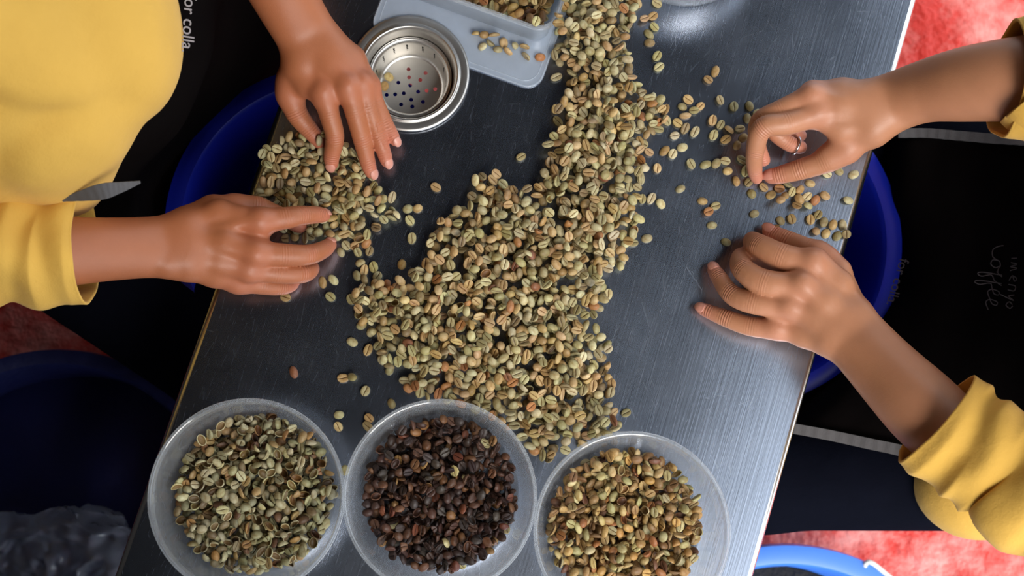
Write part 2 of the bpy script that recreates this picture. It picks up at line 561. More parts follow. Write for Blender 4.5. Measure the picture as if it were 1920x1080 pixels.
for uu in (u_l + 0.03, u_r - 0.03):
    for w in (T_LEN0 + 0.04, T_LEN1 - 0.04):
        a = tp(uu, w, -0.002); b = tp(uu, w, -TZ)
        V, Fc = tube([a, (a + b) / 2, b], 0.016, 12)
        keep_world(mesh_obj('leg', V, Fc, M['steel_edge']), table)

# ------------------------------------------------------------------ sink strainer dropped into the table
st = empty('sink_strainer', SC)
tag(st, 'round steel sink strainer set in the table top', 'strainer')
mm = 0.001
prof = [(57.0, 2.9), (57.2, 4.0), (56.4, 4.9), (54.5, 5.2), (50.0, 4.6), (48.2, 4.4), (47.6, 5.2), (46.6, 5.9), (45.4, 5.8), (44.6, 4.6),
        (43.6, 1.0), (42.8, -4), (42.0, -9.0), (41.2, -11.5), (40.2, -13), (39.6, -20), (38.8, -30), (38.0, -44), (0.5, -48)]
V, Fc = lathe([(r * mm, z * mm) for r, z in prof[:-1]], 120)
o = mesh_obj('flange', V, Fc, M['strainer'], st); smooth_by_angle(o, 60)
prof = [(40.4, -11.5), (40.0, -9.6), (39.0, -8.8), (37.4, -9.4), (36.0, -11.0), (35.2, -13.5), (34.8, -18), (34.3, -30), (33.6, -38), (32.6, -41.5), (31.0, -43.2), (29.6, -43.6)]
V, Fc = lathe([(r * mm, z * mm) for r, z in prof], 96)
o = mesh_obj('basket', V, Fc, M['strainer'], st); smooth_by_angle(o, 60)
# perforated floor
zf = TZ - 0.0436
holes = [(766, 130), (767, 145), (798, 137), (788, 150), (747, 155), (741, 177), (816, 167), (769, 160), (757, 175), (784, 172), (800, 170), (771, 187), (793, 191), (752, 196), (773, 200), (725, 178), (748, 135), (812, 150)]
bm = bmesh.new()
ring = [bm.verts.new((29.7 * mm * math.cos(a), 29.7 * mm * math.sin(a), -0.0436)) for a in np.linspace(0, 2 * math.pi, 72, endpoint=False)]
eds = [bm.edges.new((ring[i], ring[(i + 1) % 72])) for i in range(72)]
for hx, hy in holes[:16]:
    p = U(hx, hy, zf) - SC
    if p.xy.length > 0.0268:
        p.xy = p.xy.normalized() * 0.0266
    hv = [bm.verts.new((p.x + 0.00195 * math.cos(a), p.y + 0.00195 * math.sin(a), -0.0436)) for a in np.linspace(0, 2 * math.pi, 14, endpoint=False)]
    eds += [bm.edges.new((hv[i], hv[(i + 1) % 14])) for i in range(14)]
bmesh.ops.triangle_fill(bm, use_beauty=True, use_dissolve=False, edges=eds)
bm_obj('perforated_floor', bm, M['strainer_floor'], st)
bm = bmesh.new()  # solid black discs stand in for the shade inside side holes
for a in np.radians([48, 70, 96, 118, 140, 165, 190, 20, -10]):
    for k in range(4):
        z = -0.019 - 0.0045 * k
        r = 0.0346 - 0.00005 * k
        Mh = Matrix.Translation((r * math.cos(a), r * math.sin(a), z)) @ Matrix.Rotation(a, 4, 'Z') @ Matrix.Rotation(math.pi / 2, 4, 'Y')
        bmesh.ops.create_cone(bm, cap_ends=True, segments=10, radius1=0.0009, radius2=0.0009, depth=0.0008, matrix=Mh)
bm_obj('side_hole_discs', bm, M['hole_disc'], st)

# ------------------------------------------------------------------ plastic containers
def rot_container(name, cx, cy, label, group=None, r_top=85.0, hgt=62.0, floor_r=73.0):
    """(cx, cy) pixel of the rim's centre"""
    c = H(cx, cy, hgt)
    root = empty(name, (c.x, c.y, TZ))
    tag(root, label, 'container', group)
    wall = [(0.4, 0.6), (floor_r - 4, 0.6), (floor_r - 1, 1.2), (floor_r, 3.2), (floor_r + (r_top - floor_r) * 0.55, hgt * 0.55), (r_top - 4.6, hgt - 8),
            (r_top - 3.4, hgt - 6.0)]
    inner = [(r - 1.0 if r > 5 else r, z + 1.0) for r, z in reversed(wall)]
    V, Fc = lathe([(r * mm, z * mm) for r, z in wall], 128)
    o = mesh_obj('bowl', V, Fc, M['plastic'], root); smooth_by_angle(o, 50)
    rim = [(r_top - 4.4, hgt - 7), (r_top - 3.6, hgt - 2.0), (r_top - 3.2, hgt - 0.4), (r_top - 2.2, hgt), (r_top - 1.6, hgt - 0.9), (r_top - 0.9, hgt - 1.0),
           (r_top - 0.4, hgt - 0.4), (r_top + 0.2, hgt - 0.9), (r_top + 0.3, hgt - 4.5), (r_top - 0.5, hgt - 4.6), (r_top - 0.7, hgt - 2.4), (r_top - 2.6, hgt - 2.6), (r_top - 3.4, hgt - 7)]
    V, Fc = lathe([(r * mm, z * mm) for r, z in rim], 160)
    o = mesh_obj('rim', V, Fc, M['plastic_rim'], root); smooth_by_angle(o, 40)
    # small stacking ribs under the lip
    bm = bmesh.new()
    for k in range(8):
        a = 2 * math.pi * k / 8 + 0.3
        box_bm(bm, ((r_top - 1.9) * mm * math.cos(a), (r_top - 1.9) * mm * math.sin(a), (hgt - 1.2) * mm), (0.0034, 0.0011, 0.0022), a)
    bm_obj('stacking_ribs', bm, M['plastic_rim'], root)
    return root
cont1 = rot_container('round_container', 462, 931, 'round clear plastic container full of broken shell-like green beans')
cont2 = rot_container('round_container', 825, 931, 'round clear plastic container full of dark brown beans')
cont3 = rot_container('round_container', 1186, 996, 'round clear plastic container of mixed tan and brown beans', r_top=87.0)
cont4 = rot_container('round_container', 1306, -170, 'round clear container mostly cut off by the top of the photo')

# rectangular tub standing on its lid
ANG = -math.radians(19.5)
e1 = Vector((math.cos(ANG), math.sin(ANG), 0)); e2 = Vector((-e1.y, e1.x, 0))
def rrect(w, d, r, n=8):
    """rounded rectangle, lower right corner at the origin, extending to -x and +y"""
    out = []
    for cx, cy, a0 in ((-r, r, -math.pi / 2), (-r, d - r, 0), (-w + r, d - r, math.pi / 2), (-w + r, r, math.pi)):
        for k in range(n + 1):
            a = a0 + math.pi / 2 * k / n
            out.append((cx + r * math.cos(a), cy + r * math.sin(a)))
    return out
# lid
lidc = H(1008, 172, 2)
lid = empty('container_lid', (lidc.x, lidc.y, TZ))
tag(lid, 'flat frosted rectangular plastic lid tucked under the steel strainer', 'lid')
LW, LD = 0.172, 0.125
bm = bmesh.new()
def lp(x, y, z): return e1 * x + e2 * y + Vector((0, 0, z))
scl = SC - Vector((lidc.x, lidc.y, TZ))
sx, sy = scl.dot(e1), scl.dot(e2)
def lid_sheet(z):
    pts = rrect(LW, LD, 0.016)
    ovs = []
    for (x, y) in pts:                                   # keep clear of the strainer well
        dx, dy = x - sx, y - sy; dd = math.hypot(dx, dy)
        ovs.append((x, y, dd))
    return ovs
# build as a grid clipped to outline and well, simple and robust
def lid_inside(x, y):
    r = 0.016
    qx = abs(x + LW / 2) - (LW / 2 - r); qy = abs(y - LD / 2) - (LD / 2 - r)
    d = math.hypot(max(qx, 0), max(qy, 0)) + min(max(qx, qy), 0) - r
    return d
outline = rrect(LW, LD, 0.016, 10)
dense = []
for i in range(len(outline)):
    a = outline[i]; b = outline[(i + 1) % len(outline)]
    L = math.hypot(b[0] - a[0], b[1] - a[1]); k = max(1, int(L / 0.003))
    for t in range(k):
        dense.append((a[0] + (b[0] - a[0]) * t / k, a[1] + (b[1] - a[1]) * t / k))
RW = 0.0505
clip = []
for (x, y) in dense:
    dd = math.hypot(x - sx, y - sy)
    clip.append((x, y) if dd > RW else None)
# replace the run inside the well by the arc of the well
n = len(clip)
if any(c is None for c in clip):
    s = next(i for i in range(n) if clip[i] is None and clip[i - 1] is not None)
    e = s
    while clip[(e + 1) % n] is None: e += 1
    a0 = math.atan2(dense[(s - 1) % n][1] - sy, dense[(s - 1) % n][0] - sx); a1 = math.atan2(dense[(e + 1) % n][1] - sy, dense[(e + 1) % n][0] - sx)
    # the arc that stays inside the lid
    best = None
    for da in ((a1 - a0) % (2 * math.pi), (a1 - a0) % (2 * math.pi) - 2 * math.pi):
        am = a0 + da / 2
        dmid = lid_inside(sx + RW * math.cos(am), sy + RW * math.sin(am))
        if best is None or dmid < best[0]: best = (dmid, da)
    arc = [(sx + RW * math.cos(a0 + best[1] * k / 24), sy + RW * math.sin(a0 + best[1] * k / 24)) for k in range(1, 24)]
    idx = [(e + 1 + i) % n for i in range(n) if clip[(e + 1 + i) % n] is not None]
    poly = [dense[i] for i in idx] + arc
else:
    poly = dense
for z in (0.0018,):
    vs = [bm.verts.new(lp(x, y, z)) for x, y in poly]
    es = [bm.edges.new((vs[i], vs[(i + 1) % len(vs)])) for i in range(len(vs))]
    bmesh.ops.triangle_fill(bm, use_beauty=True, use_dissolve=False, edges=es)
bm_obj('sheet', bm, M['lid'], lid)
rimpath = [p for p in poly if lid_inside(p[0], p[1]) > -0.0005]
for inset, zz, rr in ((0.0006, 0.0018, 0.0012), (0.0052, 0.0020, 0.0007)):
    pth = []
    for x, y in rimpath:
        k = 1 - inset / 0.07
        pth.append(lp(-LW / 2 + (x + LW / 2) * (1 - inset / (LW / 2)), LD / 2 + (y - LD / 2) * (1 - inset / (LD / 2)), zz))
    V, Fc = tube([tuple(p) for p in pth], rr, 6)
    mesh_obj('raised_border', V, Fc, M['plastic_rim'], lid)

# tub
tubc = H(1036, 66, 57)
tub = empty('rectangular_container', (tubc.x, tubc.y, TZ + 0.003))
tag(tub, 'rectangular frosted plastic container of beans standing on its lid', 'container')
TW, TD, TH = 0.172, 0.125, 0.055
rings = []
def tub_ring(inset, z, r):
    return [lp(x - inset, y + inset, z) for x, y in rrect(TW - 2 * inset, TD - 2 * inset, max(0.004, r))]
spec = [(0.0065, 0.0006, 0.014), (0.0060, 0.002, 0.015), (0.0028, TH - 0.008, 0.017), (0.0024, TH - 0.007, 0.018), (0.0002, TH - 0.006, 0.020), (0.0, TH - 0.001, 0.020), (0.0006, TH, 0.020),
        (0.0030, TH, 0.018), (0.0038, TH - 0.002, 0.0175), (0.0040, TH - 0.008, 0.017), (0.0072, 0.003, 0.014), (0.0085, 0.0018, 0.013)]
V, Fc = [], []
for s_ in spec:
    V += tub_ring(*s_)
nr = len(V) // len(spec)
for k in range(len(spec) - 1):
    for i in range(nr):
        j = (i + 1) % nr
        Fc.append((k * nr + i, k * nr + j, (k + 1) * nr + j, (k + 1) * nr + i))
Fc.append(tuple(range(nr))[::-1]); Fc.append(tuple((len(spec) - 1) * nr + i for i in range(nr)))
fm = [1 if 2 <= k < 9 else 0 for k in range(len(spec) - 1) for i in range(nr)] + [0, 0]
o = mesh_obj('walls', V, Fc, mats=[M['lid'], M['plastic_rim']], parent=tub, fmat=fm); smooth_by_angle(o, 45)

# ------------------------------------------------------------------ tubs on the floor
def tub_round(name, cx, cy, Rpx, zrim, label, mat, rim_w=0.016, taper=0.82, zfloor=0.035, loop=False):
    c = U(cx, cy, zrim)
    e = U(cx + Rpx, cy, zrim)
    R = (e - c).length
    root = empty(name, (c.x, c.y, 0.0))
    tag(root, label, 'tub')
    z0 = zfloor
    prof = [(0.002, z0), (R * taper, z0), (R * taper + 0.006, z0 + 0.01), (R * 0.95, zrim - 0.03), (R - 0.006, zrim - 0.026), (R, zrim - 0.02), (R, zrim - 0.004), (R - 0.004, zrim),
            (R - rim_w, zrim), (R - rim_w - 0.004, zrim - 0.006), (R * taper - 0.002, z0 + 0.012), (R * taper - 0.012, z0 + 0.006), (0.002, z0 + 0.006)]
    V, Fc = lathe([(r, z) for r, z in prof[:6]] + [(r, z) for r, z in prof[6:]], 96)
    body_f = [f for f in Fc]
    o = mesh_obj('shell', V, Fc, mat, root); smooth_by_angle(o, 45)
    rimp = [(R + 0.0005, zrim - 0.022), (R + 0.0025, zrim - 0.012), (R + 0.001, zrim + 0.0005), (R - rim_w * 0.5, zrim + 0.0022), (R - rim_w, zrim + 0.0005)]
    V, Fc = lathe(rimp, 96)
    o = mesh_obj('rolled_rim', V, Fc, mat, root); smooth_by_angle(o, 60)
    return root, c, R
tubL, cL, RL = tub_round('blue_bin', 622, 424, 308, 0.58, 'tall blue plastic bin under the left table edge, below the strainer', M['blue'])
tubR, cR, RR = tub_round('blue_bin', 1384, 448, 305, 0.58, 'tall blue plastic bin under the right table edge', M['blue'])
tubS, cS, RS = tub_round('blue_basin', 93, 996, 342, 0.34, 'wide dark blue basin on the floor at the lower left corner', M['navy_cloth'])
tubB, cB, RB = tub_round('blue_basin', 1483, 1412, 374, 0.30, 'light blue basin with dark contents at the bottom right', M['blue_light'], rim_w=0.022)
# dark beans filling the light basin are hidden but for a sliver
V, Fc = lathe([(0.001, 0.20), (RB * 0.5, 0.205), (RB * 0.86, 0.19)], 48)
V = [(x + cB.x, y + cB.y, z + 0.006 * math.sin(90 * x) * math.sin(80 * y)) for x, y, z in V]
o = mesh_obj('dark_grounds', V, Fc, plain('dark_grounds', (0.02, 0.018, 0.016), 0.9, bump_scale=160, bump_str=1.0, bump_dist=0.01, vary=0.8))
tag(o, 'dark heap of waste beans inside the light blue basin', 'waste beans', kind='stuff')
# white wire handle beside it
hp = catmull([U(1628, 1072, 0.29), U(1622, 1060, 0.30), U(1632, 1054, 0.305), U(1660, 1075, 0.30), U(1720, 1130, 0.29), U(1760, 1200, 0.27)], 40)
V, Fc = tube(hp, 0.0032, 8)
o = mesh_obj('handle', V, Fc, plain('white_wire', (0.8, 0.78, 0.74), 0.4)); keep_world(o, tubB)
# crumpled clear bag lying in the dark basin
bc = U(120, 1085, 0.30)
V, Fc = [], []
nu, nv = 96, 64
for j in range(nv + 1):
    for i in range(nu):
        a = 2 * math.pi * i / nu; t = j / nv
        rr = 0.105 * math.sin(math.pi * min(0.985, 0.015 + t * 0.97)) ** 0.7
        w = 1 + 0.10 * math.sin(5 * a + 7 * t) + 0.07 * math.sin(11 * a - 9 * t) + 0.05 * math.sin(19 * a + 17 * t)
        z = 0.30 + 0.052 * math.cos(math.pi * t) + 0.010 * math.sin(7 * a + 3) * math.sin(6 * t) + 0.006 * math.sin(15 * a + 13 * t)
        q = Vector((math.cos(a) * rr * 26, math.sin(a) * rr * 26, t * 3.1))
        n1_, n2_ = mnoise.noise(q), mnoise.noise(q * 2.7 + Vector((5, 3, 1)))
        w = 1 + 0.22 * n1_ + 0.12 * abs(n2_)
        z = 0.30 + 0.052 * math.cos(math.pi * t) + 0.030 * (0.5 - abs(n1_)) + 0.018 * (0.5 - abs(n2_))
        V.append((bc.x + 1.15 * rr * w * math.cos(a), bc.y + 0.85 * rr * w * math.sin(a), z))
for j in range(nv):
    for i in range(nu):
        k = (i + 1) % nu
        Fc.append((j * nu + i, j * nu + k, (j + 1) * nu + k, (j + 1) * nu + i))
o = mesh_obj('plastic_bag', V, Fc, M['film'], smooth=True)
tag(o, 'crumpled clear plastic bag lying in the dark blue basin', 'bag')
# dark sack content of the basin
V, Fc = lathe([(0.001, 0.255), (RS * 0.35, 0.262), (RS * 0.7, 0.25), (RS * 0.88, 0.235)], 72)
V = [(x + cS.x, y + cS.y, z + 0.012 * math.sin(31 * x + 9 * y) * math.sin(27 * y - 8 * x)) for x, y, z in V]
o = mesh_obj('navy_sack', V, Fc, M['navy_cloth'])
tag(o, 'dark navy sack filling the wide dark blue basin', 'sack')
# ------------------------------------------------------------------ implicit surfaces for bodies
def smin(a, b, k):
    if k <= 0: return np.minimum(a, b)
    h = np.maximum(k - np.abs(a - b), 0) / k
    return np.minimum(a, b) - h * h * k * 0.25

class Field:
    """signed distance grid, millimetres; prims are tapered capsules (a, b, ra, rb)"""
    def __init__(self, prims, vox, pad=8.0):
        P = np.array([[*a, ra] for a, b, ra, rb in prims] + [[*b, rb] for a, b, ra, rb in prims])
        self.lo = (P[:, :3] - P[:, 3:4]).min(0) - pad
        hi = (P[:, :3] + P[:, 3:4]).max(0) + pad
        self.vox = vox
        self.n = np.ceil((hi - self.lo) / vox).astype(int) + 1
    def new(self):
        return np.full(self.n, 60.0, dtype=np.float32)
    def add(self, f, prim, k, reach=7.0):
        a, b, ra, rb = prim
        a = np.asarray(a, float); b = np.asarray(b, float)
        lo = np.minimum(a - ra, b - rb) - reach - k; hi = np.maximum(a + ra, b + rb) + reach + k
        i0 = np.maximum(np.floor((lo - self.lo) / self.vox).astype(int), 0); i1 = np.minimum(np.ceil((hi - self.lo) / self.vox).astype(int) + 1, self.n)
        if (i1 <= i0).any(): return
        sl = tuple(slice(p, q) for p, q in zip(i0, i1))
        X = [(self.lo[d] + self.vox * np.arange(i0[d], i1[d])).astype(np.float32) for d in range(3)]
        px = X[0][:, None, None] - a[0]; py = X[1][None, :, None] - a[1]; pz = X[2][None, None, :] - a[2]
        ba = b - a
        L2 = max(float(ba @ ba), 1e-9)
        h = np.clip((px * ba[0] + py * ba[1] + pz * ba[2]) / L2, 0, 1)
        d = np.sqrt((px - h * ba[0]) ** 2 + (py - h * ba[1]) ** 2 + (pz - h * ba[2]) ** 2) - (ra + h * (rb - ra))
        f[sl] = smin(f[sl], d, k)

def surface_nets(f, lo, vox):
    ins = f < 0
    nx, ny, nz = f.shape
    c = [ins[i:nx - 1 + i, j:ny - 1 + j, k:nz - 1 + k] for i in (0, 1) for j in (0, 1) for k in (0, 1)]
    s = sum(x.astype(np.int8) for x in c)
    act = (s > 0) & (s < 8)
    idx = np.argwhere(act)
    vid = np.full(act.shape, -1, dtype=np.int32)
    vid[act] = np.arange(len(idx))
    acc = np.zeros((len(idx), 3)); cnt = np.zeros(len(idx))
    corners = [(i, j, k) for i in (0, 1) for j in (0, 1) for k in (0, 1)]
    I, J, K = idx.T
    val = {cc: f[I + cc[0], J + cc[1], K + cc[2]] for cc in corners}
    for a in corners:
        for d in range(3):
            if a[d] == 0:
                b = list(a); b[d] = 1; b = tuple(b)
                va, vb = val[a], val[b]
                m = (va < 0) != (vb < 0)
                t = np.where(m, va / np.where(m, va - vb, 1), 0)
                p = np.array(a, float)[None, :].repeat(len(idx), 0)
                p[:, d] += t
                acc += p * m[:, None]; cnt += m
    V = (idx + acc / cnt[:, None]) * vox + lo
    faces = []
    for d in range(3):
        o1, o2 = [(1, 2), (2, 0), (0, 1)][d]
        A = ins; B = np.roll(ins, -1, axis=d)
        ch = A != B
        sl = [slice(1, -1)] * 3
        sl[d] = slice(0, -1)
        m = np.zeros_like(ch); m[tuple(sl)] = ch[tuple(sl)]
        e = np.argwhere(m)
        flip = ~ins[e[:, 0], e[:, 1], e[:, 2]]
        def g(da, db):
            q = e.copy(); q[:, o1] -= da; q[:, o2] -= db
            return vid[q[:, 0], q[:, 1], q[:, 2]]
        q = np.stack([g(1, 1), g(0, 1), g(0, 0), g(1, 0)], 1)
        q[flip] = q[flip][:, ::-1]
        faces.append(q)
    Fq = np.concatenate(faces)
    Fq = Fq[(Fq >= 0).all(1)]
    return V, Fq

def relax(V, Fq, it=1, lam=0.5):
    for _ in range(it):
        acc = np.zeros_like(V); cnt = np.zeros(len(V))
        for a, b in ((0, 1), (1, 2), (2, 3), (3, 0)):
            np.add.at(acc, Fq[:, a], V[Fq[:, b]]); np.add.at(acc, Fq[:, b], V[Fq[:, a]])
            np.add.at(cnt, Fq[:, a], 1); np.add.at(cnt, Fq[:, b], 1)
        V = V + lam * (acc / cnt[:, None] - V)
    return V

def mmv(p):                      # (px, py, h[mm]) -> world millimetres
    v = H(p[0], p[1], p[2])
    return np.array(v) * 1000.0

def chain(pts):
    Q = [(mmv(p), p[3]) for p in pts]
    return [(Q[i][0], Q[i + 1][0], Q[i][1], Q[i + 1][1]) for i in range(len(Q) - 1)]

def smooth_chain(pts, per=4):
    Q = np.array([[*mmv(p), p[3]] for p in pts])
    S = catmull(Q, per * (len(pts) - 1) + 1)
    return [(S[i, :3], S[i + 1, :3], S[i, 3], S[i + 1, 3]) for i in range(len(S) - 1)]

def forearm_chains(pts):
    """(px, py, h, half width, half thickness): two cones side by side"""
    C = [mmv(p) for p in pts]
    L, R, rad = [], [], []
    for i, p in enumerate(pts):
        t = C[min(i + 1, len(C) - 1)] - C[max(i - 1, 0)]
        s = np.array([t[1], -t[0], 0.0]); s /= np.linalg.norm(s)
        off = max(0.0, p[3] - p[4])
        L.append(C[i] + s * off); R.append(C[i] - s * off); rad.append(p[4])
    out = []
    for S in (L, R):
        Q = catmull([[*s, r] for s, r in zip(S, rad)], 12 * (len(S) - 1) + 1)
        out.append([(Q[i, :3], Q[i + 1, :3], Q[i, 3], Q[i + 1, 3]) for i in range(len(Q) - 1)])
    return out

def build_arm(spec, vox=1.5):
    forL, forR = forearm_chains(spec['forearm'])
    fore = forL + forR
    palm = [c for ch in spec['palm'] for c in chain(ch)]
    joints = [[mmv(p) for p in ch] for ch in spec['fingers']]
    fingers = [smooth_chain(ch) for ch in spec['fingers']]
    bumps = [(mmv(b), mmv(b), b[3], b[3]) for b in spec.get('bumps', [])]
    tend = [c for ch in spec.get('tendons', []) for c in chain([(ch[0][0], ch[0][1], ch[0][2] - 6, 2.5)] + list(ch[1:]))]
    F = Field(fore + palm + [c for f in fingers for c in f], vox)
    f = F.new()
    f2 = F.new()
    for c in forL: F.add(f, c, 0, 12)
    for c in forR: F.add(f2, c, 0, 12)
    f = smin(f, f2, 14)
    fp = F.new()
    for c in palm: F.add(fp, c, 6, 12)
    f = smin(f, fp, 13)
    for c in bumps: F.add(f, c, 7, 6)
    for c in tend: F.add(f, c, 5, 6)
    g = F.new()
    for fi in fingers:
        h = F.new()
        for c in fi: F.add(h, c, 0)
        g = smin(g, h, 0.8)
    f = smin(f, g, spec.get('kjoin', 7.0))
    V, Fq = surface_nets(f, F.lo, vox)
    V = relax(V, Fq, 4, 0.5)
    # pinker finger ends and knuckles
    fl = np.zeros(len(V))
    for fi in fingers:
        tip = fi[-1][1]
        fl = np.maximum(fl, np.exp(-(np.linalg.norm(V - tip, axis=1) / 17.0) ** 2))
        k = fi[0][0]
        fl = np.maximum(fl, 0.55 * np.exp(-(np.linalg.norm(V - k, axis=1) / 16.0) ** 2))
    cm = np.zeros(len(V)); cs = np.zeros(len(V))
    NV = vnormals(V, Fq)
    for J in joints:
        for q in range(1, len(J) - 1):
            t = J[q + 1] - J[q - 1]; t = t / np.linalg.norm(t)
            d = V - J[q]
            s = d @ t
            w = np.exp(-(s / 5.0) ** 2) * (np.linalg.norm(d - s[:, None] * t, axis=1) < 15) * np.clip(NV[:, 2] * 1.5, 0, 1)
            if q == 1 and len(J) > 4: w = w * 0.25
            up_ = w > cm
            cm[up_] = w[up_]; cs[up_] = s[up_]
            fl = np.maximum(fl, 0.3 * w)
    nails = []
    for i, sc_ in spec.get('nails', {}).items():
        fi = fingers[i]
        d2 = fi[-1][1] - fi[-1][0]; d2 = d2 / np.linalg.norm(d2)
        d2 = joints[i][-1] - joints[i][-2]; d2 = d2 / np.linalg.norm(d2)
        d1 = joints[i][-2] - joints[i][-3]; d1 = d1 / np.linalg.norm(d1)
        up = np.array([0, 0, 1.0])
        nrm = 0.6 * d1 + up * 0.8 + np.array(sc_[1:4] if len(sc_) > 1 else (0, 0, 0))
        nrm = nrm - (nrm @ d2) * d2; nrm /= np.linalg.norm(nrm)
        side = np.cross(d2, nrm)
        r = fi[-1][3]
        tip = fi[-1][1]
        W = r * 1.02 * sc_[0]; Lh = r * 0.92 * sc_[0]
        nv, nf = [], []
        nu_, nvv = 10, 12
        for layer in (0.55, -0.6):
            for j in range(nvv + 1):
                for k in range(nu_ + 1):
                    s = -1 + 2 * k / nu_; t = -1 + 2 * j / nvv
                    # rounded-rectangle outline
                    q = (abs(s) ** 3 + abs(t) ** 3) ** (1 / 3); mx = max(abs(s), abs(t), 1e-6)
                    sc2 = mx / max(q, 1e-6)
                    s2, t2 = s * sc2, t * sc2
                    ang = s2 * W / r * 0.86
                    along = t2 * Lh + r * 0.25
                    drop = max(0.0, along) ** 2 / (2 * r) * 0.62
                    rr = r + layer - drop
                    nv.append(tip + d2 * along + rr * (math.cos(ang) * nrm + math.sin(ang) * side))
        n1 = (nu_ + 1) * (nvv + 1)
        for j in range(nvv):
            for k in range(nu_):
                a = j * (nu_ + 1) + k
                nf.append((a, a + 1, a + nu_ + 2, a + nu_ + 1)); nf.append((n1 + a, n1 + a + nu_ + 1, n1 + a + nu_ + 2, n1 + a + 1))
        edge = [k for k in range(nu_)] + [(nu_) + j * (nu_ + 1) for j in range(nvv)] + [nvv * (nu_ + 1) + nu_ - k for k in range(nu_)] + [(nvv - j) * (nu_ + 1) for j in range(nvv)]
        for i2 in range(len(edge)):
            a, b = edge[i2], edge[(i2 + 1) % len(edge)]
            nf.append((a, n1 + a, n1 + b, b))
        nails.append((np.array(nv) / 1000, nf))
    return V / 1000.0, Fq, (fl, cm, cs), nails

def coarse(prims, vox, k=40, it=2, fold=None):
    """prims in metres"""
    pr = [(np.array(a) * 1000, np.array(b) * 1000, ra * 1000, rb * 1000) for a, b, ra, rb in prims]
    F = Field(pr, vox, 20 + k)
    f = F.new()
    f[:] = 400
    for c in pr: F.add(f, c, k, 30)
    V, Fq = surface_nets(f, F.lo, vox)
    V = relax(V, Fq, it)
    if fold is not None:
        V = fold(V / 1000.0, Fq) * 1000.0
    return V / 1000.0, Fq

def vnormals(V, Fq):
    n = np.cross(V[Fq[:, 2]] - V[Fq[:, 0]], V[Fq[:, 3]] - V[Fq[:, 1]])
    out = np.zeros_like(V)
    for k in range(4): np.add.at(out, Fq[:, k], n)
    return out / (np.linalg.norm(out, axis=1)[:, None] + 1e-12)

def join_parts(name, parts, mat, parent):
    Vs, Fs, fl, off = [], [], [], 0
    for V, Fq, f in parts:
        Vs.append(V); Fs.append(np.asarray(Fq) + off); fl.append(f); off += len(V)
    o = mesh_obj(name, np.concatenate(Vs), np.concatenate(Fs), mat)
    for q, an in enumerate(('flush', 'crease_mask', 'crease_pos')):
        at = o.data.attributes.new(an, 'FLOAT', 'POINT')
        at.data.foreach_set('value', np.concatenate([f[q] for f in fl]).astype(np.float32))
    keep_world(o, parent)
    return o

def sleeve(name, path, rads, parent, mat, tilt=0.0, band=0.35, seed=0, wr=0.0035, tilt_ang=0.0, squash=1.0, n=90, seg=96, inner=0.05, flare=0.0, step=0.007):
    """cloth sleeve: path from the opening backwards (metres); turned-up band with a step, wrinkles and a thickness"""
    P = catmull(path, n); R = catmull([(r,) for r in rads], n)[:, 0]
    T = np.gradient(P, axis=0); T /= np.linalg.norm(T, axis=1)[:, None]
    S = np.concatenate([[0], np.cumsum(np.linalg.norm(np.diff(P, axis=0), axis=1))])
    rs = np.random.default_rng(seed)
    ph = rs.uniform(0, 6.28, 12)
    up = np.array([0, 0, 1.0])
    th = np.linspace(0, 2 * math.pi, seg, endpoint=False)
    Lb = S[-1] * band
    def ring(i, extra=0.0, s=None):
        u = np.cross(T[i], up); u /= np.linalg.norm(u)
        w = np.cross(u, T[i])
        if w[2] < 0: w = -w
        s_ = S[i]
        r = np.full(seg, R[i])
        # step where the turned-up band ends
        r = r + step * (1 / (1 + math.exp((s_ - Lb) / 0.0022)))
        # wrinkles: rings of folds that wander round the sleeve
        am = wr * (0.35 + 0.65 * min(1, s_ / 0.03))
        q = np.sin(s_ * 260 + 1.6 * np.sin(th + ph[0]) + 1.1 * np.sin(2 * th + ph[1]) + ph[2])
        q2 = np.sin(s_ * 140 + 2.2 * np.sin(th + ph[3]) + 0.9 * np.sin(3 * th + ph[4]) + ph[5])
        msk = 0.5 + 0.5 * np.sin(th * 2 + ph[6] + s_ * 30)
        q = 1 - 2 * np.abs(np.sin(0.5 * np.arcsin(np.clip(q, -1, 1)) - 0.785)) ** 1.3
        r = r + am * (0.6 * q * msk + 0.9 * q2 * (1 - 0.5 * msk))
        r = r + 0.0022 * np.sin(3 * th + ph[7] + 8 * s_) + 0.0016 * np.sin(5 * th + ph[8])
        r = r + flare * math.exp(-s_ / 0.02) * np.exp(-((np.angle(np.exp(1j * (th - tilt_ang))) / 0.5) ** 2))
        r = r + extra
        c = P[i][None, :] + (np.cos(th) * r)[:, None] * u[None, :] + (np.sin(th) * r * squash)[:, None] * w[None, :]
        # slanted opening
        sh = tilt * math.exp(-s_ / 0.05) * np.sin(th)
        return c + sh[:, None] * T[i][None, :]
    rings = []
    ki = int(np.searchsorted(S, inner))
    for i in range(ki, -1, -2):
        rings.append(ring(i, -0.0030))
    r0 = ring(0)
    rings.append(ring(0, -0.0026) - T[0] * 0.0010); rings.append(ring(0, -0.0012) - T[0] * 0.0019); rings.append(r0 - T[0] * 0.0012)
    for i in range(n):
        rings.append(ring(i))
    V = np.concatenate(rings)
    m = len(rings)
    Fc = []
    for a in range(m - 1):
        for k in range(seg):
            k2 = (k + 1) % seg
            Fc.append((a * seg + k, a * seg + k2, (a + 1) * seg + k2, (a + 1) * seg + k))
    o = mesh_obj(name, V, Fc, mat)
    keep_world(o, parent)
    return o

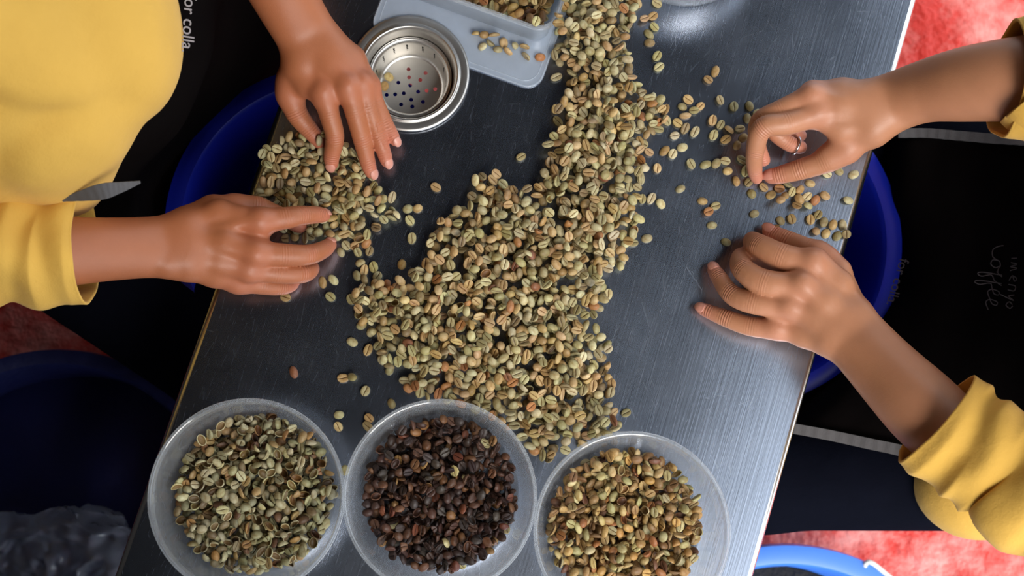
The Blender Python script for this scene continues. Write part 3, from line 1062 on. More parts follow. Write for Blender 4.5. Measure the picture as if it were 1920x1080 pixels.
def ribbon(name, path, widths, parent, mat, thick=0.0012, normal=(0, 0, 1), ripple=0.0003):
    P = catmull(path, 60); W = catmull([(w,) for w in widths], 60)[:, 0]
    T = np.gradient(P, axis=0); T /= np.linalg.norm(T, axis=1)[:, None]
    V = []
    for i in range(60):
        s = np.cross(T[i], np.array(normal, float)); s /= np.linalg.norm(s)
        nn = np.cross(s, T[i])
        rp = ripple * math.sin(i * 1.3)
        for a, b in ((-1, 0), (1, 0), (1, 1), (-1, 1)):
            V.append(P[i] + s * a * W[i] * 0.5 + nn * (b * thick + rp))
    Fc = []
    for i in range(59):
        for k in range(4):
            k2 = (k + 1) % 4
            Fc.append((i * 4 + k, i * 4 + k2, (i + 1) * 4 + k2, (i + 1) * 4 + k))
    Fc += [(0, 1, 2, 3), (236, 239, 238, 237)]
    o = mesh_obj(name, V, Fc, mat, smooth=False)
    keep_world(o, parent)
    return o

def cloth_grid(name, rows, parent, mat, thick=0.0015, nu=70, nv=70, wob=0.0):
    """rows: control rows of points (metres) -> smooth sheet with thickness"""
    A = [catmull(r, nu) for r in rows]
    A = np.array(A)                                    # rows x nu x 3
    G = np.stack([catmull(A[:, i], nv) for i in range(nu)], 1)   # nv x nu x 3
    if wob:
        ii, jj = np.meshgrid(np.linspace(0, 1, nu), np.linspace(0, 1, nv))
        G[..., 2] += wob * (np.sin(9 * ii + 5 * jj) * np.sin(7 * jj + 1) + 0.5 * np.sin(23 * ii - 9 * jj))
    V = np.concatenate([G.reshape(-1, 3), G.reshape(-1, 3) - np.array([0, 0, thick])])
    n1 = nu * nv
    Fc = []
    for j in range(nv - 1):
        for i in range(nu - 1):
            a = j * nu + i
            Fc.append((a, a + 1, a + nu + 1, a + nu)); Fc.append((n1 + a, n1 + a + nu, n1 + a + nu + 1, n1 + a + 1))
    edge = list(range(nu)) + [j * nu + nu - 1 for j in range(1, nv)] + [(nv - 1) * nu + i for i in range(nu - 2, -1, -1)] + [j * nu for j in range(nv - 2, 0, -1)]
    for k in range(len(edge)):
        a, b = edge[k], edge[(k + 1) % len(edge)]
        Fc.append((a, n1 + a, n1 + b, b))
    o = mesh_obj(name, V, Fc, mat)
    keep_world(o, parent)
    return o, G

def W3(px, py, z):
    return tuple(U(px, py, z))

# ------------------------------------------------------------------ left worker
HAND_A = dict(      # worker on the left: left hand, fingers pointing down the frame
    forearm=[(592, 104, 50, 29, 17), (572, 62, 56, 28, 18), (536, -2, 76, 29, 22), (500, -80, 100, 33, 27), (462, -170, 124, 36, 32)],
    palm=[[(574, 92, 50, 15), (562, 130, 46, 14), (606, 176, 50, 11.5)], [(590, 90, 51, 15), (622, 128, 53, 13), (648, 165, 54, 11)],
          [(604, 86, 50, 15), (642, 120, 50, 13), (676, 158, 48, 10.5)], [(616, 82, 47, 14), (658, 112, 44, 13), (692, 160, 41, 9.5)],
          [(606, 172, 44, 11), (650, 163, 46, 11), (688, 158, 40, 9)], [(580, 110, 42, 14), (546, 150, 36, 13), (543, 178, 32, 12)], [(575, 160, 44, 12), (640, 140, 42, 13)]],
    fingers=[[(543, 172, 33, 12), (556, 212, 25, 10.5), (580, 243, 16, 8.6), (602, 268, 10, 7.0)],
             [(607, 174, 50, 11), (618, 216, 44, 9.6), (628, 256, 34, 8.8), (622, 292, 20, 7.8), (622, 307, 13, 6.6)],
             [(652, 162, 53, 10.5), (666, 214, 45, 9.2), (679, 262, 31, 8.6), (690, 306, 17, 7.4), (696, 323, 11, 6.3)],
             [(680, 158, 47, 10), (692, 204, 40, 8.6), (708, 252, 28, 7.8), (721, 290, 19, 6.9), (725, 303, 15, 5.9)],
             [(692, 162, 40, 9), (706, 194, 35, 7.8), (723, 230, 28, 7.0), (737, 255, 23, 6.1), (741, 264, 21, 5.3)]],
    bumps=[(607, 172, 55, 8.5), (654, 160, 58, 8), (682, 157, 52, 7)],
    tendons=[[(590, 100, 62, 4), (606, 165, 58, 5)], [(602, 98, 63, 4), (650, 155, 61, 5)], [(612, 94, 60, 4), (680, 150, 55, 4)]],
    nails={1: (0.9,), 2: (0.9, 0.5, 0, 0), 3: (0.95, 0.4, 0, 0.3), 4: (0.95, 0.4, 0, 0.3)})
HAND_B = dict(      # worker on the left: right hand, fingers pointing right
    forearm=[(345, 462, 62, 30, 18), (296, 463, 68, 27.5, 19), (230, 466, 82, 26.5, 22), (150, 470, 100, 26.5, 25), (60, 474, 116, 31, 29), (-60, 478, 130, 36, 33)],
    palm=[[(345, 430, 58, 15), (410, 405, 54, 14), (486, 416, 55, 11.5)], [(345, 452, 61, 15), (420, 455, 60, 13), (478, 474, 57, 11.5)],
          [(345, 470, 60, 15), (410, 490, 55, 13), (468, 505, 49, 11)], [(345, 488, 56, 14), (400, 510, 46, 13), (446, 528, 38, 10.5)],
          [(484, 420, 48, 11.5), (478, 472, 48, 11.5), (450, 525, 34, 10)], [(350, 415, 50, 14), (400, 396, 42, 14), (440, 393, 36, 13), (478, 394, 32, 11.5)], [(400, 440, 45, 16), (440, 500, 40, 14)]],
    fingers=[[(440, 394, 34, 12.5), (486, 394, 30, 11), (530, 408, 18, 8.8), (562, 424, 10, 7)],
             [(488, 415, 54, 11.5), (535, 409, 50, 10.2), (566, 404, 44, 9.0), (596, 403, 30, 7.8), (607, 404, 22, 6.4)],
             [(480, 475, 56, 11.5), (535, 478, 52, 10.2), (578, 478, 44, 9.4), (606, 468, 28, 8.2), (618, 459, 16, 6.8)],
             [(468, 505, 48, 10.5), (520, 512, 42, 9.6), (566, 513, 32, 9.0), (584, 504, 18, 7.6), (576, 496, 10, 6.5)],
             [(446, 527, 38, 10), (490, 534, 30, 9), (526, 538, 20, 7.8), (545, 535, 11, 6.5), (552, 528, 8, 5.6)]],
    bumps=[(489, 412, 60, 8.5), (481, 474, 62, 9), (468, 506, 53, 8), (313, 497, 72, 10)],
    tendons=[[(352, 440, 74, 4), (480, 414, 62, 5)], [(352, 458, 76, 4), (474, 472, 64, 5)], [(352, 472, 74, 4), (460, 503, 56, 4)]],
    nails={1: (0.9, 0, 0.5, 0.2), 2: (0.85, 0, 0.6, 0)})
HAND_C = dict(      # worker on the right: right hand pinching beans
    forearm=[(1628, 214, 64, 30, 18), (1680, 190, 72, 27.5, 20), (1740, 170, 92, 27.5, 24), (1810, 158, 118, 31, 29), (1890, 150, 142, 34, 32), (1980, 145, 160, 37, 35)],
    palm=[[(1625, 235, 60, 15), (1580, 240, 58, 14), (1532, 214, 60, 12)], [(1628, 215, 64, 15), (1575, 200, 64, 14), (1524, 186, 62, 11.5)],
          [(1628, 200, 62, 15), (1575, 182, 58, 14), (1524, 174, 53, 10.5)], [(1630, 190, 58, 14), (1580, 174, 50, 13), (1530, 172, 42, 10)],
          [(1625, 245, 56, 15), (1590, 270, 48, 14), (1556, 292, 40, 12)], [(1532, 212, 52, 12), (1526, 178, 46, 11)], [(1600, 225, 50, 18), (1560, 215, 48, 15)]],
    fingers=[[(1585, 282, 46, 13), (1545, 303, 36, 11.2), (1500, 318, 26, 10), (1462, 328, 17, 8.6), (1446, 331, 13, 7.2)],
             [(1530, 213, 60, 12), (1476, 232, 62, 10.6), (1430, 240, 58, 9.8), (1416, 282, 40, 8.8), (1415, 318, 20, 7.4), (1419, 334, 12, 6.0)],
             [(1522, 182, 62, 11.5), (1466, 206, 54, 10), (1424, 228, 44, 9), (1420, 268, 26, 8), (1432, 300, 14, 6.5)],
             [(1524, 176, 52, 10.5), (1478, 208, 38, 9.4), (1450, 240, 28, 8.6), (1478, 268, 22, 7.8), (1500, 276, 20, 6.8)],
             [(1530, 178, 42, 10), (1496, 212, 26, 8.6), (1476, 238, 16, 7.6), (1500, 254, 10, 6.5)]],
    bumps=[(1532, 210, 66, 9), (1520, 178, 67, 8)],
    tendons=[[(1622, 220, 80, 4), (1538, 210, 68, 5)], [(1624, 206, 80, 4), (1530, 180, 68, 5)]],
    nails={0: (1.15, 0, 0.6, 0.6)})
HAND_D = dict(      # worker on the right: left hand resting on the steel
    forearm=[(1585, 616, 60, 31, 19), (1612, 642, 66, 29.5, 20), (1664, 698, 82, 31, 25), (1725, 760, 104, 33.5, 29), (1775, 808, 118, 33, 29), (1840, 868, 134, 32, 29)],
    palm=[[(1590, 590, 56, 15), (1570, 535, 56, 14), (1528, 490, 58, 12.5)], [(1585, 605, 60, 16), (1548, 570, 63, 14), (1505, 532, 62, 12)],
          [(1578, 622, 58, 15), (1530, 598, 58, 14), (1482, 572, 55, 11.5)], [(1570, 640, 52, 14), (1512, 625, 46, 13), (1455, 612, 38, 10.5)],
          [(1526, 492, 50, 12), (1505, 530, 52, 12), (1480, 570, 46, 11), (1458, 608, 32, 10)], [(1595, 575, 46, 14), (1568, 510, 36, 13), (1535, 475, 28, 11.5)], [(1545, 540, 46, 16), (1530, 595, 44, 15)], [(1510, 512, 44, 12), (1460, 500, 36, 10), (1425, 482, 26, 9)], [(1490, 552, 40, 11), (1440, 548, 32, 8)]],
    fingers=[[(1548, 486, 32, 12), (1512, 468, 26, 11), (1474, 450, 18, 9.5), (1450, 438, 12, 7.6), (1442, 433, 10, 7.0)],
             [(1524, 496, 57, 12.5), (1466, 481, 51, 12.2), (1424, 461, 38, 11), (1411, 452, 20, 9.2), (1418, 452, 10, 7.4)],
             [(1504, 538, 60, 12.2), (1434, 530, 53, 12.2), (1394, 506, 40, 10.8), (1388, 484, 22, 9), (1398, 476, 10, 7.2)],
             [(1482, 576, 53, 11.5), (1412, 568, 45, 10.4), (1372, 552, 33, 9.4), (1348, 520, 18, 7.8), (1339, 506, 11, 6.6)],
             [(1456, 616, 38, 10.2), (1408, 612, 30, 9.4), (1362, 597, 21, 8.3), (1327, 583, 12, 6.8), (1317, 579, 9, 6.0)]],
    bumps=[(1524, 490, 64, 9), (1504, 531, 68, 9), (1482, 572, 60, 8), (1456, 612, 42, 7)],
    tendons=[[(1580, 590, 76, 4), (1530, 498, 66, 5)], [(1574, 602, 78, 4), (1510, 540, 70, 5)], [(1566, 616, 74, 4), (1488, 578, 62, 4)]],
    nails={0: (0.9, 0, 0.3, 0), 3: (0.95, 0, 0, 0.4), 4: (1.0, 0, 0, 0.5)})

def person(name, label, loc, hands, skin):
    root = empty(name, loc)
    tag(root, label, 'person')
    return root

def add_nails(nails, parent):
    for V, nf in nails:
        o = mesh_obj('fingernail', V, nf, M['nail'], smooth=True)
        keep_world(o, parent)

def torso_and_head(shR, shL, hip, chest, neck, head, elR, elL, wrR, wrL, face):
    """coarse body hidden under the clothes, with a head carried outside the frame"""
    pr = [(hip, chest, 0.115, 0.12), (chest, neck, 0.11, 0.06), (neck, head, 0.052, 0.055), (shR, shL, 0.06, 0.06),
          (shR, elR, 0.05, 0.04), (elR, wrR, 0.038, 0.03), (shL, elL, 0.05, 0.04), (elL, wrL, 0.038, 0.03)]
    hv = np.array(head); fv = np.array(face, float)
    sd = np.cross(fv, (0, 0, 1.0))
    pr += [(tuple(hv + [0, 0, 0.02]), tuple(hv + fv * 0.02 + [0, 0, 0.05]), 0.075, 0.078),
           (tuple(hv + fv * 0.05 + [0, 0, -0.045]), tuple(hv + fv * 0.035), 0.045, 0.06),
           (tuple(hv + fv * 0.088 + [0, 0, 0.02]), tuple(hv + fv * 0.112 + [0, 0, -0.012]), 0.008, 0.014),
           (tuple(hv + fv * 0.085 + sd * 0.018 + [0, 0, -0.045]), tuple(hv + fv * 0.085 - sd * 0.018 + [0, 0, -0.045]), 0.009, 0.009),
           (tuple(hv + sd * 0.078 + [0, 0, 0.015]), tuple(hv + sd * 0.08 + [0, 0, -0.012]), 0.014, 0.01),
           (tuple(hv - sd * 0.078 + [0, 0, 0.015]), tuple(hv - sd * 0.08 + [0, 0, -0.012]), 0.014, 0.01)]
    V, Fq = coarse(pr, 7.0, 14, 1)
    hair = [(tuple(hv - fv * 0.015 + [0, 0, 0.05]), tuple(hv + fv * 0.03 + [0, 0, 0.072]), 0.086, 0.072),
            (tuple(hv - fv * 0.045 + [0, 0, 0.02]), tuple(hv - fv * 0.06 + [0, 0, -0.06]), 0.07, 0.045)]
    eyes = [hv + fv * 0.088 + sd * 0.03 + np.array([0, 0, 0.022]), hv + fv * 0.088 - sd * 0.03 + np.array([0, 0, 0.022])]
    return (V, Fq), hair, eyes

def add_head_bits(hair, eyes, parent):
    V, Fq = coarse(hair, 8.0, 20, 1)
    o = mesh_obj('hair', V, Fq, M['hair']); keep_world(o, parent)
    for e in eyes:
        bm = bmesh.new(); bmesh.ops.create_uvsphere(bm, u_segments=14, v_segments=10, radius=0.011, matrix=Matrix.Translation(Vector(e)))
        o = bm_obj('eye', bm, plain('eye', (0.05, 0.03, 0.02), 0.2), smooth=True); keep_world(o, parent)

# ---- left worker
Lw = person('person', 'worker in yellow long-sleeved shirt sorting beans at the left of the table', (-0.42, 0.36, 0.0), None, None)
VA, FA, flA, nA = build_arm(HAND_A)
VB, FB, flB, nB = build_arm(HAND_B)
wA = H(462, -170, 124); wB = H(-60, 478, 130)
elA = Vector((-0.235, 0.60, 0.93)); elB = Vector((-0.60, 0.115, 0.93))
(tv, tf), hairL, eyesL = torso_and_head((-0.49, 0.20, 1.13), (-0.46, 0.56, 1.13), (-0.55, 0.38, 0.60), (-0.45, 0.38, 0.98), (-0.43, 0.385, 1.22), (-0.40, 0.39, 1.36),
                                 tuple(elB), tuple(elA), tuple(wB), tuple(wA), (0.96, 0.0, -0.28))
bodyL = join_parts('body', [(VA, FA, flA), (VB, FB, flB), (tv, tf, (np.zeros(len(tv)),) * 3)], M['skin_a'], Lw)
add_nails(nA + nB, bodyL)
add_head_bits(hairL, eyesL, bodyL)

def folds_left(V, Fq):
    n = vnormals(V, Fq)
    x, y, z = V.T
    def ridge(t, sharp=2.0): return np.exp(sharp * (np.cos(t) - 1))
    d = 0.004 * np.sin(24 * y + 9 * x + 6 * z) * np.sin(13 * x - 8 * z + 1.0)
    low = np.exp(-((y - 0.235) / 0.05) ** 2) / (1 + np.exp((x + 0.31) / 0.015))
    d += 0.016 * low * (ridge(62 * (y - 0.25 * x) + 2.0, 3.0) - 0.30)
    d -= 0.013 * np.exp(-((y - 0.222 - 0.10 * (x + 0.34)) / 0.009) ** 2) * np.exp(-((x + 0.37) / 0.07) ** 2)
    d -= 0.007 * np.exp(-((y - 0.205 - 0.55 * (x + 0.33)) / 0.007) ** 2) * np.exp(-((x + 0.31) / 0.05) ** 2)
    d -= 0.004 * np.exp(-((x + 0.295 - 0.35 * (y - 0.33)) / 0.014) ** 2)
    d += 0.004 * np.exp(-((x + 0.232 + 0.2 * (y - 0.3)) / 0.020) ** 2)
    d -= 0.005 * np.exp(-((x + 0.268 + 0.25 * (y - 0.3)) / 0.016) ** 2)
    return V + n * d[:, None]
# shirt body: back, chest leaning over the table edge, upper arms
shirt_prims = [((-0.545, 0.31, 0.62), (-0.364, 0.330, 0.93), 0.135, 0.120), ((-0.545, 0.48, 0.62), (-0.357, 0.48, 0.94), 0.135, 0.13),
               ((-0.364, 0.330, 0.93), (-0.42, 0.28, 1.10), 0.120, 0.085), ((-0.357, 0.48, 0.94), (-0.42, 0.50, 1.10), 0.13, 0.09),
               ((-0.350, 0.300, 0.92), (-0.40, 0.28, 0.80), 0.108, 0.10), ((-0.375, 0.25, 0.85), (-0.45, 0.29, 0.65), 0.070, 0.09),
               ((-0.48, 0.21, 1.13), (-0.46, 0.55, 1.13), 0.075, 0.075),
               ((-0.49, 0.20, 1.13), tuple(elB), 0.072, 0.062), ((-0.46, 0.56, 1.13), tuple(elA + Vector((0, 0.01, 0))), 0.072, 0.06),
               (tuple(elA), tuple(elA.lerp(wA, 0.45)), 0.06, 0.052)]
V, Fq = coarse(shirt_prims, 5.5, 45, 2, folds_left)
shirtL = mesh_obj('shirt', V, Fq, M['yellow']); keep_world(shirtL, Lw)
# turned-up right sleeve
sl = [H(158, 469, 101), H(118, 468, 108), H(75, 466, 114), H(28, 462, 120), H(-40, 458, 128), H(-160, 452, 150), tuple(elB)]
sleeve('sleeve', [tuple(p) for p in sl], [0.0405, 0.042, 0.042, 0.044, 0.050, 0.056, 0.060], shirtL, M['yellow'], tilt=0.018, band=0.235, seed=3, flare=0.007, tilt_ang=math.radians(-25), wr=0.0042)

# apron bib and lap, nearly black, under the leaning chest
rows = [[W3(300, -120, 0.93), W3(290, 20, 0.92), W3(280, 120, 0.91), W3(235, 220, 0.90), W3(150, 300, 0.88), W3(80, 400, 0.84)],
        [W3(420, -120, 0.86), W3(398, 10, 0.86), W3(385, 120, 0.85), W3(332, 240, 0.84), W3(245, 322, 0.83), W3(200, 410, 0.76)],
        [W3(470, -120, 0.70), W3(430, 10, 0.70), W3(400, 120, 0.70), W3(330, 240, 0.70), W3(262, 345, 0.70), W3(270, 440, 0.66)],
        [W3(610, -120, 0.60), W3(590, 0, 0.59), W3(530, 100, 0.575), W3(360, 270, 0.56), W3(290, 372, 0.57), W3(320, 460, 0.56)],
        [W3(660, -140, 0.42), W3(640, 0, 0.42), W3(590, 110, 0.40), W3(400, 270, 0.40), W3(360, 392, 0.40), W3(400, 480, 0.42)]]
apL, GL = cloth_grid('apron', rows, Lw, M['apron'], wob=0.004)
# grey tie running back over the hip
ribbon('apron_tie', [W3(262, 341, 0.90), W3(225, 351, 0.91), W3(185, 360, 0.915), W3(118, 374, 0.90)], [0.002, 0.009, 0.013, 0.003], apL, M['tape'], normal=(0.2, -0.5, 0.85), ripple=0.00015)
# trousers
thR = [((-0.56, 0.30, 0.54), (-0.235, 0.062, 0.52), 0.085, 0.066), ((-0.235, 0.062, 0.52), (-0.30, 0.02, 0.10), 0.06, 0.045)]
thL = [((-0.56, 0.46, 0.54), (-0.13, 0.58, 0.53), 0.085, 0.065), ((-0.13, 0.58, 0.53), (-0.20, 0.60, 0.10), 0.06, 0.045)]
V, Fq = coarse(thR + thL + [((-0.56, 0.30, 0.56), (-0.56, 0.46, 0.56), 0.09, 0.09)], 9, 30, 2)
o = mesh_obj('trousers', V, Fq, M['trousers']); keep_world(o, Lw)
for sx_, sy_ in ((-0.27, 0.02), (-0.16, 0.60)):
    V, Fq = coarse([((sx_ - 0.06, sy_, 0.075), (sx_ + 0.12, sy_, 0.06), 0.042, 0.032)], 6, 5, 1)
    o = mesh_obj('shoe', V, Fq, M['shoe']); keep_world(o, Lw)

# ---- right worker
Rw = person('person', 'worker in black apron and yellow sleeves picking beans at the right of the table', (0.72, 0.14, 0.0), None, None)
VC, FC_, flC, nC = build_arm(HAND_C)
VD, FD, flD, nD = build_arm(HAND_D)
wC = H(1980, 145, 160); wD = H(1840, 868, 142)
elC = Vector((0.60, 0.335, 0.95)); elD = Vector((0.60, -0.13, 0.94))
(tv, tf), hairR, eyesR = torso_and_head((0.74, 0.32, 1.15), (0.74, -0.05, 1.15), (0.86, 0.13, 0.60), (0.78, 0.13, 1.0), (0.75, 0.13, 1.24), (0.72, 0.13, 1.38),
                                 tuple(elC), tuple(elD), tuple(wC), tuple(wD), (-0.96, 0.0, -0.28))
bodyR = join_parts('body', [(VC, FC_, flC), (VD, FD, flD), (tv, tf, (np.zeros(len(tv)),) * 3)], M['skin_b'], Rw)
add_nails(nC + nD, bodyR)
add_head_bits(hairR, eyesR, bodyR)
def folds_right(V, Fq):
    n = vnormals(V, Fq); x, y, z = V.T
    return V + n * (0.004 * np.sin(30 * y + 12 * z) * np.sin(14 * z - 9 * x + 1))[:, None]
shirt_prims = [((0.86, 0.05, 0.60), (0.79, 0.05, 0.98), 0.125, 0.11), ((0.86, 0.22, 0.60), (0.79, 0.22, 0.98), 0.125, 0.11), ((0.79, 0.05, 0.98), (0.76, 0.02, 1.12), 0.11, 0.08), ((0.79, 0.22, 0.98), (0.76, 0.25, 1.12), 0.11, 0.08),
               ((0.745, 0.32, 1.15), (0.745, -0.05, 1.15), 0.07, 0.07), ((0.74, 0.32, 1.15), tuple(elC), 0.07, 0.06), ((0.74, -0.05, 1.15), tuple(elD), 0.07, 0.06),
               ((0.552, -0.058, 0.61), (0.75, -0.03, 0.64), 0.060, 0.09)]
V, Fq = coarse(shirt_prims, 6, 40, 2, folds_right)
shirtR = mesh_obj('shirt', V, Fq, M['yellow']); keep_world(shirtR, Rw)
sl = [H(1753, 790, 116), H(1794, 820, 124), H(1842, 850, 133), H(1890, 884, 142), H(1942, 930, 152), tuple(elD.lerp(H(1930, 940, 152), 0.5)), tuple(elD)]
sleeve('sleeve', [tuple(p) for p in sl], [0.0405, 0.0415, 0.0415, 0.0420, 0.046, 0.054, 0.06], shirtR, M['yellow'], tilt=0.012, band=0.42, seed=11, wr=0.0040, flare=0.005, tilt_ang=math.radians(180), step=0.006)
sl = [H(1888, 152, 142), H(1925, 150, 150), H(1965, 148, 156), H(2010, 146, 164), tuple(elC)]
sleeve('sleeve', [tuple(p) for p in sl], [0.0425, 0.045, 0.048, 0.052, 0.058], shirtR, M['yellow'], tilt=0.022, band=0.30, seed=5, wr=0.003)
# ring on the pinching hand
fc = mmv((1506, 270, 21)) / 1000; fd = (mmv((1500, 276, 20)) - mmv((1478, 268, 22))); fd /= np.linalg.norm(fd)
aa = np.cross(fd, (0, 0, 1.0)); aa /= np.linalg.norm(aa); bb = np.cross(fd, aa)
cc = mmv((1492, 273, 21)) / 1000
V, Fc = tube([cc + 0.0078 * (math.cos(t) * aa + math.sin(t) * bb) for t in np.linspace(0, 2 * math.pi, 33)], 0.0014, 8)
o = mesh_obj('finger_ring', V, Fc, M['steel_edge']); keep_world(o, Rw)
# apron over the lap
zl = 0.635
rows = [[W3(1600, 262, 0.40), W3(1600, 360, 0.40), W3(1600, 440, 0.40), W3(1560, 560, 0.40), W3(1480, 700, 0.40), W3(1410, 805, 0.40)],
        [W3(1640, 258, 0.53), W3(1648, 360, 0.53), W3(1660, 440, 0.53), W3(1640, 560, 0.53), W3(1550, 700, 0.53), W3(1450, 800, 0.55)],
        [W3(1700, 258, zl - 0.01), W3(1690, 360, zl - 0.03), W3(1702, 440, zl - 0.045), W3(1690, 560, zl - 0.04), W3(1600, 700, zl - 0.02), W3(1500, 805, zl - 0.01)],
        [W3(1770, 256, zl + 0.005), W3(1765, 360, zl), W3(1770, 470, zl - 0.005), W3(1740, 590, zl), W3(1660, 730, zl), W3(1590, 825, zl)],
        [W3(1850, 262, zl + 0.03), W3(1850, 370, zl + 0.03), W3(1850, 480, zl + 0.03), W3(1830, 620, zl + 0.03), W3(1770, 760, zl + 0.02), W3(1700, 848, zl + 0.01)],
        [W3(1960, 262, zl + 0.09), W3(1960, 370, zl + 0.11), W3(1960, 480, zl + 0.11), W3(1950, 620, zl + 0.09), W3(1900, 780, zl + 0.05), W3(1830, 880, zl + 0.02)],
        [W3(2090, 262, zl + 0.22), W3(2090, 370, zl + 0.26), W3(2090, 480, zl + 0.26), W3(2080, 620, zl + 0.22), W3(2030, 790, zl + 0.12), W3(1960, 900, zl + 0.06)]]
apR, GR = cloth_grid('apron', rows, Rw, M['apron'], wob=0.003)
ribbon('apron_tie', [W3(1684, 250, zl + 0.004), W3(1740, 250, zl + 0.008), W3(1800, 255, zl + 0.020), W3(1880, 262, zl + 0.045), W3(1960, 268, zl + 0.09)], [0.0100, 0.0102, 0.0105, 0.0105, 0.0105], apR, M['tape'])
ribbon('apron_tie', [W3(1484, 803, zl + 0.004), W3(1550, 815, zl + 0.006), W3(1620, 830, zl + 0.010), W3(1690, 845, zl + 0.018), W3(1780, 868, zl + 0.03)], [0.0105, 0.0108, 0.0112, 0.0115, 0.0115], apR, M['tape'])
thR2 = [((0.86, 0.24, 0.54), (0.42, 0.36, 0.50), 0.085, 0.062), ((0.42, 0.36, 0.50), (0.46, 0.38, 0.10), 0.06, 0.045)]
thL2 = [((0.86, -0.030, 0.54), (0.34, -0.052, 0.525), 0.090, 0.064), ((0.34, -0.052, 0.52), (0.40, -0.07, 0.10), 0.06, 0.045)]
V, Fq = coarse(thR2 + thL2 + [((0.86, 0.02, 0.56), (0.86, 0.24, 0.56), 0.09, 0.09)], 7, 30, 2)
o = mesh_obj('trousers', V, Fq, M['trousers']); keep_world(o, Rw)
for sx_, sy_ in ((0.42, 0.38), (0.36, -0.07)):
    V, Fq = coarse([((sx_ + 0.06, sy_, 0.075), (sx_ - 0.12, sy_, 0.06), 0.042, 0.032)], 6, 5, 1)
    o = mesh_obj('shoe', V, Fq, M['shoe']); keep_world(o, Rw)

# ---- printed lettering on the aprons
def text_on(body, size, origin, xdir, nrm, mat, parent, name='printed_text'):
    cu = bpy.data.curves.new(name, 'FONT'); cu.body = body; cu.size = size; cu.extrude = 0.0002
    t = bpy.data.objects.new(name, cu); COL.objects.link(t)
    dg = bpy.context.evaluated_depsgraph_get()
    me = bpy.data.meshes.new_from_object(t.evaluated_get(dg))
    bpy.data.objects.remove(t)
    X = Vector(xdir).normalized(); Z = Vector(nrm).normalized(); Y = Z.cross(X).normalized(); Z = X.cross(Y)
    Mt = Matrix((X, Y, Z)).transposed().to_4x4(); Mt.translation = Vector(origin)
    me.transform(Mt)
    me.materials.clear(); me.materials.append(mat)
    o = bpy.data.objects.new(name, me); COL.objects.link(o)
    keep_world(o, parent)
    return o
zt = 0.912
text_on('for colla.', 0.0140, W3(347, -12, zt), Vector(W3(338, 145, zt)) - Vector(W3(347, -12, zt)), (0.45, 0, 1), M['print'], apL)
text_on('for colla.', 0.015, W3(1688, 484, zl - 0.022), Vector(W3(1655, 600, zl - 0.022)) - Vector(W3(1690, 484, zl - 0.022)), (-0.6, 0, 0.8), M['faint_print'], apR)

# handwritten word on the right apron: strokes laid on the cloth
def stroke(pts, w, o0, ex, ey, parent, mat, nm):
    P = catmull([o0 + ex * x + ey * y for x, y in pts], 10 * len(pts))
    V, Fc = tube(P, w, 6)
    V = [(v[0], v[1], v[2]) for v in V]
    o = mesh_obj(nm, V, Fc, mat); keep_world(o, parent)
    return o
def lap_z(px, py):
    return zl + 0.033 + 0.0006 * max(0, px - 1850)
def script_word(letters, org, xd, yd, sc, mat, parent, nm):
    allV, allF, off = [], [], 0
    for pts in letters:
        P = catmull([tuple(Vector(org) + Vector(xd) * x * sc + Vector(yd) * y * sc) for x, y in pts], 9 * len(pts))
        V, Fc = tube(P, 0.00055, 5)
        allV += [tuple(v) for v in V]; allF += [tuple(i + off for i in f) for f in Fc]; off += len(V)
    o = mesh_obj(nm, allV, allF, mat); keep_world(o, parent)
coffee = [[(0.55, 1.35), (0.85, 1.5), (0.75, 1.95), (0.35, 1.95), (-0.1, 1.4), (-0.15, 0.7), (0.2, 0.05), (0.75, 0.05), (1.0, 0.4)],
          [(1.35, 0.75), (1.05, 0.6), (1.05, 0.1), (1.4, 0.0), (1.6, 0.4), (1.4, 0.75), (1.7, 0.6), (1.9, 0.6)],
          [(1.9, 0.5), (2.25, 1.0), (2.35, 1.5), (2.15, 1.5), (2.1, 0.6), (2.1, -0.6), (2.25, -0.95), (2.4, -0.6), (2.2, 0.1), (2.6, 0.4)],
          [(2.6, 0.4), (2.9, 1.0), (3.0, 1.5), (2.8, 1.5), (2.75, 0.6), (2.75, -0.7), (2.9, -1.1), (3.05, -0.7), (2.85, 0.1), (3.2, 0.3)],
          [(3.2, 0.3), (3.6, 0.5), (3.65, 0.85), (3.4, 0.85), (3.3, 0.3), (3.55, 0.0), (4.0, 0.2)],
          [(4.0, 0.2), (4.4, 0.45), (4.45, 0.8), (4.2, 0.8), (4.1, 0.25), (4.35, -0.05), (4.9, 0.2)]]
o1 = Vector(W3(1862, 462, zl + 0.049)); x1 = Vector(W3(1848, 580, zl + 0.045)) - o1; L1 = x1.length / 4.9
xd = x1.normalized(); yd = Vector((0, 0, 1)).cross(xd).normalized()
script_word(coffee, o1, xd, yd, L1, M['faint_print'], apR, 'script_word')
small = [[(0.0, 0.5), (0.1, 0.0)], [(0.4, 0.0), (0.45, 0.5), (0.7, 0.0), (0.75, 0.5), (1.0, 0.0)], [(1.4, 0.25), (1.7, 0.4), (1.5, 0.55), (1.35, 0.2), (1.7, 0.0)],
         [(2.0, 0.0), (2.05, 0.5), (2.4, 0.45), (2.4, 0.0)], [(2.7, 0.5), (2.85, 0.1), (3.1, 0.5), (2.8, -0.5)], [(3.4, 0.45), (3.25, 0.2), (3.5, 0.0), (3.7, 0.3), (3.5, 0.5)]]
o2 = Vector(W3(1897, 482, zl + 0.066)); script_word(small, o2, xd, yd, L1 * 1.05, M['faint_print'], apR, 'script_word')
